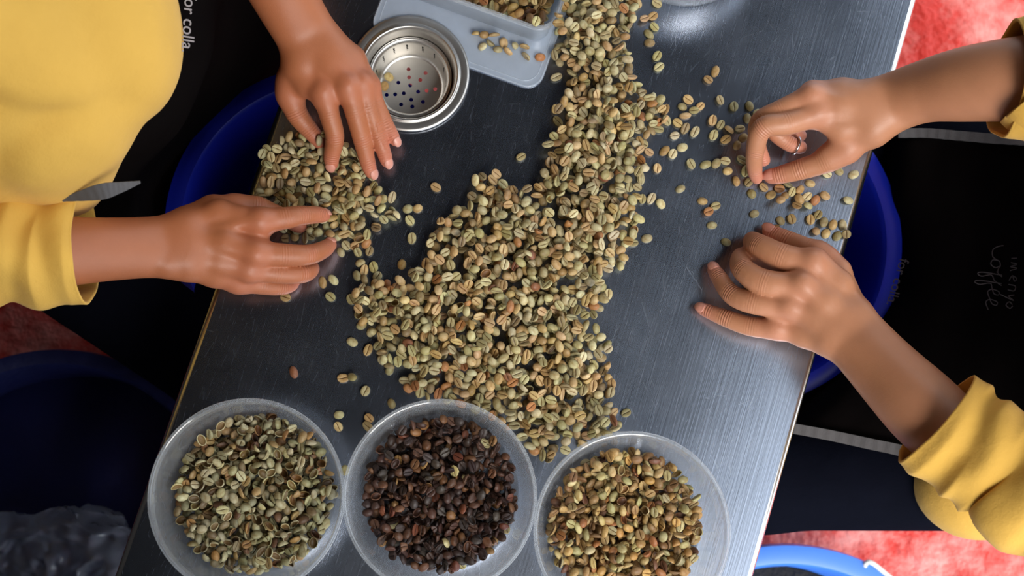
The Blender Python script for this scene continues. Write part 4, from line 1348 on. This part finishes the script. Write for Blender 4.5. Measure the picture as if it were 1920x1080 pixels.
# ------------------------------------------------------------------ coffee beans
def bean_geo(L=5.4, W=4.1, D=3.5, up=0.9, bend=0.1, cut=None, groove=True, nst=9, wob=0.0, seed=0):
    """half-ellipsoid with a creased flat face (+z); millimetres -> metres"""
    rs = np.random.default_rng(seed)
    top = [(-0.93, 0.10), (-0.62, 0.24), (-0.24, 0.26), (-0.09, 0.12), (0.0, -0.42), (0.09, 0.12), (0.24, 0.26), (0.62, 0.24), (0.93, 0.10)]
    if not groove: top = [(y, 0.55 * math.sqrt(max(0, 1 - y * y))) for y in (-0.93, -0.62, -0.24, -0.09, 0.0, 0.09, 0.24, 0.62, 0.93)]
    bot = [(math.cos(a), -math.sin(a)) for a in np.linspace(0, math.pi, 8)[1:-1]]
    bot = [(1.0, -0.05)] + bot + [(-1.0, -0.05)]
    prof = top + bot
    n = len(prof)
    V, Fc, fm = [], [], []
    xs = [-math.cos(math.pi * (i + 0.45) / (nst - 0.1)) for i in range(nst)]
    for i, x in enumerate(xs):
        s = max(0.05, 1 - abs(x) ** 2.3) ** 0.5
        xx = min(x, cut) if cut is not None else x
        g0 = bend * math.sin(2.2 * x)
        for k, (y, z) in enumerate(prof):
            yy = y * s + (g0 * s * (1 - abs(y)) if k < 9 else 0)
            zz = z * s * (up if z > 0 else (D if k >= 9 else up * 2.2)) if True else 0
            V.append((L * xx + (rs.normal() * wob), W * yy + rs.normal() * wob, zz * 1.0 + (rs.normal() * wob)))
    V = [(x, y, z if z <= 0 else z * 2.2) for x, y, z in V]
    for i in range(nst - 1):
        for k in range(n):
            k2 = (k + 1) % n
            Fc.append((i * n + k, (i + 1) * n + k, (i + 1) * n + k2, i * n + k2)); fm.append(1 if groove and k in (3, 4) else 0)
    Fc.append(tuple(range(n))); fm.append(0)
    Fc.append(tuple((nst - 1) * n + k for k in range(n))[::-1]); fm.append(0)
    return np.array(V) * mm, Fc, fm

def shell_geo(L=5.2, W=4.0, D=3.4, th=0.9, nst=9, seed=0, half=False):
    """hollow shell: bowl-shaped bean wall, open upwards"""
    rs = np.random.default_rng(seed)
    rng_a = np.linspace(0, math.pi, 9) if not half else np.linspace(0.9, math.pi, 8)
    outer = [(math.cos(a), -math.sin(a)) for a in rng_a]
    V, Fc, fm = [], [], []
    n = len(outer) * 2
    for i in range(nst):
        x = -math.cos(math.pi * (i + 0.4) / (nst - 0.2)); s = max(0.06, 1 - x * x) ** 0.5
        for y, z in outer: V.append((L * x, W * y * s + rs.normal() * 0.08, D * z * s + 0.25 * math.sin(2 * x + seed)))
        for y, z in outer[::-1]: V.append((L * x * 0.9, (W - th) * y * s, (D - th) * z * s + 0.15 + 0.25 * math.sin(2 * x + seed)))
    for i in range(nst - 1):
        for k in range(n):
            k2 = (k + 1) % n
            Fc.append((i * n + k, (i + 1) * n + k, (i + 1) * n + k2, i * n + k2)); fm.append(1 if len(outer) <= k < n - 1 else 0)
    Fc.append(tuple(range(n))); fm.append(0); Fc.append(tuple((nst - 1) * n + k for k in range(n))[::-1]); fm.append(0)
    return np.array(V) * mm, Fc, fm

WHOLE = [bean_geo(5.3, 4.1, 3.4, bend=0.10, seed=1), bean_geo(5.0, 4.25, 3.6, bend=-0.08, seed=2), bean_geo(5.9, 3.9, 3.3, bend=0.16, seed=3), bean_geo(4.8, 3.9, 3.2, bend=-0.14, seed=4),
         bean_geo(5.0, 3.7, 3.9, bend=0.05, seed=5), bean_geo(5.4, 4.2, 3.3, bend=0.2, wob=0.07, seed=6)]
BROKEN = [bean_geo(5.4, 4.1, 3.3, bend=0.1, cut=0.25, wob=0.10, seed=7), bean_geo(5.2, 4.0, 3.0, bend=0.1, cut=-0.1, wob=0.12, seed=8)]
SHELLS = [shell_geo(5.4, 4.2, 3.6, 0.9, seed=1), shell_geo(5.0, 3.9, 3.2, 1.1, seed=2), shell_geo(5.8, 3.8, 3.6, 1.0, seed=3, half=True), shell_geo(5.2, 4.0, 3.8, 1.3, seed=5, half=True)]
ROUGH = [bean_geo(5.3, 4.2, 3.4, bend=0.1, wob=0.22, seed=9), bean_geo(4.8, 4.2, 3.6, bend=-0.1, wob=0.25, seed=10), bean_geo(5.0, 3.9, 3.5, groove=False, wob=0.16, seed=11)]
GEO = WHOLE + BROKEN + SHELLS + ROUGH
I_WH = list(range(6)); I_BR = [6, 7]; I_SH = [8, 9, 10, 11]; I_RO = [12, 13, 14]
BEAN_ME = []
for k, (V, Fc, fm) in enumerate(GEO):
    me = bpy.data.meshes.new('coffee_bean_shape')
    me.from_pydata(V.tolist(), [], Fc)
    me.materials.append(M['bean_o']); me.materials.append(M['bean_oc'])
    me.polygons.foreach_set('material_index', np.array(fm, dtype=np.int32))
    me.polygons.foreach_set('use_smooth', np.array([len(f) == 4 for f in Fc]))
    me.update()
    BEAN_ME.append(me)

def rotm(rx, ry, rz):
    cx, sx = math.cos(rx), math.sin(rx); cy, sy = math.cos(ry), math.sin(ry); cz, sz = math.cos(rz), math.sin(rz)
    Rx = np.array([[1, 0, 0], [0, cx, -sx], [0, sx, cx]]); Ry = np.array([[cy, 0, sy], [0, 1, 0], [-sy, 0, cy]]); Rz = np.array([[cz, -sz, 0], [sz, cz, 0], [0, 0, 1]])
    return Rz @ Ry @ Rx

class Pile:
    """beans dropped one by one on a height map"""
    def __init__(self, x0, y0, x1, y1, z0, cell=0.0008):
        self.x0, self.y0, self.c, self.z0 = x0, y0, cell, z0
        self.nx = int((x1 - x0) / cell) + 2; self.ny = int((y1 - y0) / cell) + 2
        self.h = np.full((self.nx, self.ny), z0); self.id = np.full((self.nx, self.ny), -1)
        self.items = []
    def probe(self, V, x, y):
        i = ((V[:, 0] + x - self.x0) / self.c).astype(int); j = ((V[:, 1] + y - self.y0) / self.c).astype(int)
        ok = (i >= 0) & (j >= 0) & (i < self.nx) & (j < self.ny)
        if not ok.any(): return None
        return i, j, ok
    def drop(self, V, x, y):
        r = self.probe(V, x, y)
        if r is None: return None
        i, j, ok = r
        return float(np.max(self.h[i[ok], j[ok]] - V[ok, 2]))
    def put(self, g, R, x, y, z, info):
        V = GEO[g][0] @ R.T
        i, j, ok = self.probe(V, x, y)
        i, j, zz = i[ok], j[ok], V[ok, 2] + z
        k = len(self.items)
        o = np.argsort(zz)
        for a in range(2):
            for b in range(2):                      # fill small gaps between sample points
                ii = np.clip(i[o] + a, 0, self.nx - 1); jj = np.clip(j[o] + b, 0, self.ny - 1)
                up = zz[o] > self.h[ii, jj]
                self.h[ii[up], jj[up]] = zz[o][up]; self.id[ii[up], jj[up]] = k
        self.items.append((g, R, (x, y, z), info))
    def seen(self):
        c = np.bincount(self.id[self.id >= 0].ravel(), minlength=len(self.items))
        return c
    def throw(self, g, x, y, info, flat=None, sink=0.0006, tum=1.0):
        rz = rng.uniform(0, 2 * math.pi)
        face = rng.random() < 0.5 if flat is None else flat
        tl = 0.10 if face else 0.14
        R = rotm((0 if face else math.pi) + rng.normal() * tl, rng.normal() * tl, rz)
        V = GEO[g][0] @ R.T
        z = self.drop(V, x, y)
        if z is None: return
        low = z + V[:, 2].min()
        if low > self.z0 + 0.0015:
            R = rotm((0 if face else math.pi) + rng.normal() * 0.62 * tum, rng.normal() * 0.42 * tum, rz)
            V = GEO[g][0] @ R.T
            z = self.drop(V, x, y) - sink * rng.uniform(0.6, 2.6)
        self.put(g, R, x, y, z, info)

PAL_GREEN = [((168, 158, 116), 5), ((182, 173, 132), 5), ((152, 142, 102), 4), ((196, 186, 146), 3.2), ((182, 154, 110), 4), ((168, 138, 92), 3), ((196, 170, 122), 2.4), ((172, 122, 78), 0.9), ((138, 120, 86), 1.8), ((138, 94, 68), 0.2)]
PAL_SHELL = [((168, 162, 126), 5), ((150, 145, 112), 5), ((188, 181, 140), 4.5), ((164, 138, 94), 2.6), ((176, 138, 88), 1.0), ((126, 112, 82), 3), ((112, 84, 64), 0.7), ((140, 104, 66), 0.9)]
PAL_DARK = [((70, 48, 40), 5), ((54, 40, 36), 6), ((84, 58, 45), 4), ((104, 72, 50), 2.6), ((64, 56, 52), 2.4), ((130, 92, 58), 1.1), ((150, 116, 74), 0.5), ((182, 170, 124), 0.3), ((108, 62, 44), 0.8)]
PAL_TAN = [((172, 142, 94), 5), ((186, 164, 114), 4), ((148, 118, 78), 4), ((128, 98, 66), 3), ((164, 155, 112), 3), ((190, 150, 92), 2.0), ((112, 78, 58), 1.6), ((194, 182, 134), 1.4), ((158, 106, 66), 1.1)]
def pick(pal):
    w = np.array([p[1] for p in pal], float); k = rng.choice(len(pal), p=w / w.sum())
    c = np.array(s2l(pal[k][0])) * rng.uniform(0.86, 1.14) * np.array([1, rng.uniform(0.95, 1.05), rng.uniform(0.88, 1.12)])
    return tuple(np.clip(c, 0, 1))

TONES = [('greenish grey', (160, 150, 108)), ('pale straw', (192, 182, 136)), ('tan', (184, 148, 98)), ('reddish brown', (172, 112, 68)), ('dark brown', (92, 62, 46)), ('blackish', (58, 42, 36)), ('mid brown', (132, 98, 64))]
def link_bean(item, label, group, name='coffee_bean'):
    g, R, p, info = item
    if '{' in label:
        c = np.array(info['col']) ** 0.45
        tone = min(TONES, key=lambda t: float(np.sum((np.array(s2l(t[1])) ** 0.45 - c) ** 2)))[0]
        face = 'crease up' if R[2, 2] > 0.75 else ('rounded back up' if R[2, 2] < -0.75 else 'tipped on edge')
        if g in I_SH: face = 'hollow side up' if R[2, 2] > 0.5 else ('hollow side down' if R[2, 2] < -0.5 else 'tipped on edge')
        label = label.format(t=tone, f=face)
    o = bpy.data.objects.new(name, BEAN_ME[g])
    Mt = Matrix(R.tolist()).to_4x4(); Mt.translation = Vector(p)
    o.matrix_world = Mt
    o.color = (*info['col'], 1)
    o['label'] = label; o['category'] = 'coffee bean'; o['group'] = group
    COL.objects.link(o)
    return o

def bulk(name, items, label):
    Vs, Fl, ls, fms, cols, off = [], [], [], [], [], 0
    sm = []
    for g, R, p, info in items:
        V, Fc, fm = GEO[g]
        Vs.append(V @ R.T + np.array(p))
        for f in Fc:
            ls.append(len(f)); sm.append(len(f) == 4)
            Fl.extend(i + off for i in f)
        fms.extend(fm); off += len(V)
        cols.append(np.tile(np.array([*info['col'], 1.0]), (len(V), 1)))
    Va = np.concatenate(Vs)
    me = bpy.data.meshes.new(name)
    me.vertices.add(len(Va)); me.vertices.foreach_set('co', Va.astype(np.float32).ravel())
    me.loops.add(len(Fl)); me.loops.foreach_set('vertex_index', np.array(Fl, dtype=np.int32))
    me.polygons.add(len(ls)); st_ = np.concatenate([[0], np.cumsum(ls)[:-1]])
    me.polygons.foreach_set('loop_start', st_.astype(np.int32))
    me.polygons.foreach_set('material_index', np.array(fms, dtype=np.int32))
    me.polygons.foreach_set('use_smooth', np.array(sm))
    me.materials.append(M['bean_a']); me.materials.append(M['bean_ac'])
    at = me.color_attributes.new('tint', 'FLOAT_COLOR', 'POINT')
    at.data.foreach_set('color', np.concatenate(cols).astype(np.float32).ravel())
    me.update(calc_edges=True); me.validate()
    o = bpy.data.objects.new(name, me); COL.objects.link(o)
    tag(o, label, 'coffee beans', kind='stuff')
    return o

# ---- table: strays traced one by one, then the heap
def zoomed(lst, s, ox, oy): return [(ox + x / s, oy + y / s) for x, y in lst]
RIGHT = zoomed([(298, 180), (270, 215), (358, 215), (325, 238), (283, 260), (245, 298), (282, 328), (332, 343), (230, 362), (270, 420), (180, 437), (220, 455), (460, 183), (530, 215),
    (610, 212), (650, 250), (600, 272), (422, 285), (462, 308), (505, 333), (560, 328), (427, 360), (488, 382), (578, 372), (548, 410), (313, 505), (388, 507), (440, 503), (482, 495), (572, 485), (588, 542), (500, 540),
    (542, 592), (605, 598), (622, 655), (680, 625), (720, 660), (760, 630), (800, 607), (820, 650), (860, 638), (900, 672), (855, 688), (942, 690), (778, 675), (750, 700), (840, 720), (898, 722), (988, 668), (918, 603),
    (1000, 555), (1065, 540), (1138, 558), (1108, 690), (635, 757), (768, 792), (822, 785), (750, 835), (917, 788), (952, 765), (980, 803), (945, 848), (998, 857), (1028, 815), (1083, 815), (1055, 870), (1093, 866),
    (950, 935), (1030, 978), (372, 693), (437, 718), (400, 748), (420, 815), (492, 900), (260, 630), (437, 35), (400, 78)], 2.7, 1180, 120)
EDGE = zoomed([(100, 445), (70, 405), (160, 706), (112, 680), (66, 683), (58, 582), (142, 527), (67, 510), (90, 882), (15, 905), (8, 725), (145, 328), (190, 285), (180, 232), (148, 198), (125, 280), (90, 212), (135, 235), (150, 15)], 2.7, 1180, 120)
EDGE += zoomed([(1045, 25), (1015, 125), (945, 150), (1025, 210), (985, 262), (990, 330), (1047, 437), (845, 105), (262, 600), (350, 748), (255, 850), (275, 945), (895, 25), (830, 30)], 4.153, 980, 0)
EDGE += [(977, 294), (817, 351), (1174, 774), (1140, 552), (1122, 515)]
ONLID = zoomed([(1075, 335), (1150, 345), (1245, 360), (1215, 410), (1335, 405), (1435, 440), (1137, 445), (1278, 480), (1380, 487), (1530, 455), (1540, 545), (1680, 545), (1605, 390)], 5.053, 680, 0)
LEFTS = zoomed([(935, 480), (995, 478), (948, 550), (960, 657), (900, 812), (653, 803), (732, 828), (678, 848), (635, 880), (683, 905), (755, 885), (740, 930), (812, 930), (663, 955), (733, 962), (597, 1020),
    (427, 918), (490, 903), (475, 1005), (207, 1008), (535, 738), (520, 640), (570, 700), (620, 705), (640, 745), (708, 733), (690, 690), (697, 640), (638, 650)], 3.177, 470, 240)
NEARC = [(660, 641), (690, 656), (550, 698), (643, 709), (661, 708), (685, 733), (734, 757), (635, 778), (634, 800), (692, 784), (690, 800), (646, 882)]
HEAP = [(1035, -40), (1200, -40), (1188, 20), (1180, 60), (1178, 110), (1195, 170), (1250, 193), (1248, 225), (1215, 260), (1202, 330), (1195, 400), (1188, 450), (1166, 500), (1125, 530), (1140, 560), (1118, 590), (1138, 640), (1143, 700),
        (1146, 760), (1158, 800), (1120, 822), (1070, 842), (1022, 862), (1000, 850), (960, 800), (880, 765), (830, 750), (770, 752), (748, 712), (715, 682), (708, 645), (670, 608), (658, 560), (690, 535), (750, 525), (800, 482),
        (812, 440), (825, 402), (880, 385), (878, 335), (920, 325), (990, 362), (1012, 312), (1022, 270), (1055, 240), (1040, 205), (1072, 150), (1060, 122), (1010, 95), (1004, 66), (1040, 35)]
LEFTP = [(495, 285), (530, 262), (560, 252), (640, 262), (690, 300), (705, 345), (745, 378), (752, 400), (735, 418), (690, 435), (668, 462), (620, 448), (560, 450), (530, 446), (500, 385), (482, 372), (486, 320)]

lo = U(440, 900); hi = U(1640, -60)
pile = Pile(lo.x - 0.02, lo.y - 0.02, hi.x + 0.03, hi.y + 0.02, TZ)
# keep beans out from under the containers' floors
for cc_, rr_ in ((cont1, 0.074), (cont2, 0.074), (cont3, 0.076)):
    I, J = np.meshgrid(np.arange(pile.nx), np.arange(pile.ny), indexing='ij')
    m = (pile.x0 + I * pile.c - cc_.location.x) ** 2 + (pile.y0 + J * pile.c - cc_.location.y) ** 2 < rr_ ** 2
    pile.h[m] = TZ + 0.03
def under_cont(p, ex=0.079):
    return any((p.x - c.location.x) ** 2 + (p.y - c.location.y) ** 2 < (r * ex / 0.079) ** 2 for c, r in ((cont1, 0.079), (cont2, 0.079), (cont3, 0.081)))
# tub and lid footprints
I, J = np.meshgrid(np.arange(pile.nx), np.arange(pile.ny), indexing='ij')
gx = pile.x0 + I * pile.c; gy = pile.y0 + J * pile.c
def local_mask(org, w, d, ins=0.0):
    a = (gx - org.x) * e1.x + (gy - org.y) * e1.y; b = (gx - org.x) * e2.x + (gy - org.y) * e2.y
    return (a < -ins) & (a > -w + ins) & (b > ins) & (b < d - ins)
pile.h[local_mask(lid.location, LW, LD)] = TZ + 0.0022
pile.h[local_mask(tub.location, TW, TD, 0.004)] = TZ + 0.06

def stray(px, py, tagname):
    p = H(px, py, 3)
    pile.throw(int(rng.choice(I_WH)), p.x, p.y, {'col': pick(PAL_GREEN), 'set': tagname})
for q in RIGHT: stray(*q, 'right')
for q in EDGE: stray(*q, 'edge')
for q in ONLID: stray(*q, 'lid')
for q in LEFTS: stray(*q, 'left')
for q in NEARC: stray(*q, 'nearc')

def dist_edge(x, y, poly):
    b = 1e9
    for i in range(len(poly)):
        x0, y0 = poly[i]; x1, y1 = poly[(i + 1) % len(poly)]
        dx, dy = x1 - x0, y1 - y0
        t = max(0, min(1, ((x - x0) * dx + (y - y0) * dy) / (dx * dx + dy * dy + 1e-9)))
        b = min(b, math.hypot(x - x0 - t * dx, y - y0 - t * dy))
    return b

def fill(poly, count, tagname, crest, tries=7, pal=PAL_GREEN, shapes=None):
    xs = [p[0] for p in poly]; ys = [p[1] for p in poly]
    cand = []
    while len(cand) < 2600:
        x, y = rng.uniform(min(xs), max(xs)), rng.uniform(min(ys), max(ys))
        if in_poly(x, y, poly):
            p = H(x, y, 3)
            if not under_cont(p): cand.append((p.x, p.y, crest(x, y, dist_edge(x, y, poly))))
    cand = np.array(cand)
    for _ in range(count):
        best = None
        g = int(rng.choice(I_WH)) if rng.random() < 0.93 else int(rng.choice(I_BR + I_SH[:2]))
        for c in cand[rng.integers(0, len(cand), tries)]:
            i = int((c[0] - pile.x0) / pile.c); j = int((c[1] - pile.y0) / pile.c)
            if not (3 < i < pile.nx - 4 and 3 < j < pile.ny - 4): continue
            hh = pile.h[i - 3:i + 4, j - 3:j + 4].mean() - TZ
            sc_ = hh - c[2]
            if best is None or sc_ < best[0]: best = (sc_, c)
        if best is None or best[0] > 0.003: continue
        pile.throw(g, best[1][0], best[1][1], {'col': pick(pal), 'set': tagname})
fill(HEAP, 2700, 'heap', lambda x, y, d: min(0.021, 0.0036 + 0.00024 * d))
fill(LEFTP, 235, 'leftpile', lambda x, y, d: min(0.0065, 0.002 + 0.0001 * d))

seen = pile.seen()
items = pile.items
strays = [k for k, it in enumerate(items) if it[3]['set'] not in ('heap', 'leftpile')]
rest = sorted([k for k, it in enumerate(items) if it[3]['set'] in ('heap', 'leftpile')], key=lambda k: -seen[k])
single = set(strays) | set(rest[:max(0, 300 - len(strays))])
LAB = {'right': ('{t} bean, {f}, lying loose near the right worker\'s hands', 'loose beans by the right worker'),
       'edge': ('{t} bean, {f}, lying at the fringe of the big heap', 'stray beans at the fringe of the heap'),
       'lid': ('{t} bean, {f}, on the frosted lid beside the rectangular container', 'beans on the frosted lid'),
       'left': ('{t} bean, {f}, strewn between the left worker\'s hands and the heap', 'strewn beans right of the left worker'),
       'nearc': ('{t} stray bean, {f}, on dark steel just above the round containers', 'stray beans above the round containers'),
       'heap': ('{t} bean, {f}, on top of the big heap mid-table', 'beans on top of the big heap'),
       'leftpile': ('{t} bean, {f}, in the small pile under the left worker\'s hands', 'beans in the small pile under the left hands')}
for k in sorted(single):
    link_bean(items[k], *LAB[items[k][3]['set']])
restset = [items[k] for k in range(len(items)) if k not in single and seen[k] > 0 or (k not in single and items[k][2][2] > TZ)]
bulk('coffee_beans', [it for it in restset if it[3]['set'] == 'heap'], 'big heap of green coffee beans down the middle of the table')
lp_ = [it for it in restset if it[3]['set'] == 'leftpile']
if lp_: bulk('coffee_beans', lp_, 'small pile of green coffee beans under the left worker\'s hands')

# ---- beans in the containers
def fill_round(root, floor_r, z0, layers, pal, shapes, label, group, bulk_label, dome=0.004, limit=300, nm='coffee_bean'):
    c = root.location
    P = Pile(c.x - floor_r - 0.004, c.y - floor_r - 0.004, c.x + floor_r + 0.004, c.y + floor_r + 0.004, z0)
    for _ in range(layers):
        best = None
        for t in range(6):
            r = (floor_r - 0.0048) * math.sqrt(rng.random()); a = rng.uniform(0, 2 * math.pi)
            x, y = c.x + r * math.cos(a), c.y + r * math.sin(a)
            i = int((x - P.x0) / P.c); j = int((y - P.y0) / P.c)
            hh = P.h[max(0, i - 3):i + 4, max(0, j - 3):j + 4].mean() - dome * (1 - (r / floor_r) ** 2)
            if best is None or hh < best[0]: best = (hh, x, y)
        g = int(rng.choice(shapes))
        P.throw(g, best[1], best[2], {'col': pick(pal)}, sink=0.0010, tum=1.35)
    s = P.seen()
    order = sorted(range(len(P.items)), key=lambda k: -s[k])
    top_ = set(order[:limit])
    for k in sorted(top_): link_bean(P.items[k], label, group, nm)
    bulk('coffee_beans', [P.items[k] for k in range(len(P.items)) if k not in top_], bulk_label)
fill_round(cont1, 0.0745, TZ + 0.0018, 760, PAL_SHELL, I_SH * 3 + I_WH + I_BR * 2, '{t} broken piece, {f}, in the leftmost round container', 'shells in the leftmost container', 'mass of greyish green shells in the leftmost round container', nm='bean_shell')
fill_round(cont2, 0.0725, TZ + 0.0018, 700, PAL_DARK, I_WH + I_RO * 3 + I_BR * 2 + I_SH[:2], '{t} bean, {f}, among dark beans in the middle round container', 'dark beans in the middle container', 'mass of dark brown beans in the middle round container', nm='dark_coffee_bean')
fill_round(cont3, 0.0735, TZ + 0.0018, 700, PAL_TAN, I_WH * 2 + I_RO + I_BR + I_SH, '{t} bean, {f}, in the rightmost round container', 'tan beans in the rightmost container', 'mass of tan and brown beans in the rightmost round container', nm='tan_coffee_bean')

# rectangular tub
P = Pile(tub.location.x - 0.21, tub.location.y - 0.09, tub.location.x + 0.09, tub.location.y + 0.18, TZ + 0.006)
for _ in range(760):
    best = None
    for t in range(5):
        a = -rng.uniform(0.014, TW - 0.014); b = rng.uniform(0.014, TD - 0.014)
        p = tub.location + e1 * a + e2 * b
        i = int((p.x - P.x0) / P.c); j = int((p.y - P.y0) / P.c)
        hh = P.h[i - 3:i + 4, j - 3:j + 4].mean()
        if best is None or hh < best[0]: best = (hh, p)
    P.throw(int(rng.choice(I_WH + I_BR + I_SH[:2])), best[1].x, best[1].y, {'col': pick(PAL_TAN)}, sink=0.0008)
s = P.seen()
def in_frame(p):
    v = ROT.inverted() @ (Vector(p) - CAM)
    return 960 + F_PX * v.x / -v.z, 540 - F_PX * v.y / -v.z
vis = [k for k in range(len(P.items)) if s[k] > 12 and in_frame(P.items[k][2])[1] > -8]
for k in vis: link_bean(P.items[k], '{t} bean, {f}, inside the rectangular frosted container', 'beans in the rectangular container', 'brown_coffee_bean')
bulk('coffee_beans', [P.items[k] for k in range(len(P.items)) if k not in set(vis)], 'mass of brownish beans in the rectangular frosted container')

# two beans left in the strainer
for (px, py), lb in (((729, 144), 'upper pale bean of two left in the steel strainer'), ((721, 161), 'lower tan bean of two left in the steel strainer')):
    p = U(px, py, zf + 0.003)
    V = GEO[1][0] @ rotm(math.pi, 0, 0.4).T
    it = (1, rotm(math.pi + 0.05, 0.05, rng.uniform(0, 3)), (p.x, p.y, zf + 0.0022), {'col': s2l((196, 176, 120)) if py < 150 else s2l((186, 150, 96))})
    o = link_bean(it, lb, 'beans in the strainer')
print('objects', len(bpy.data.objects), 'heap', len(items), 'singles', len(single))
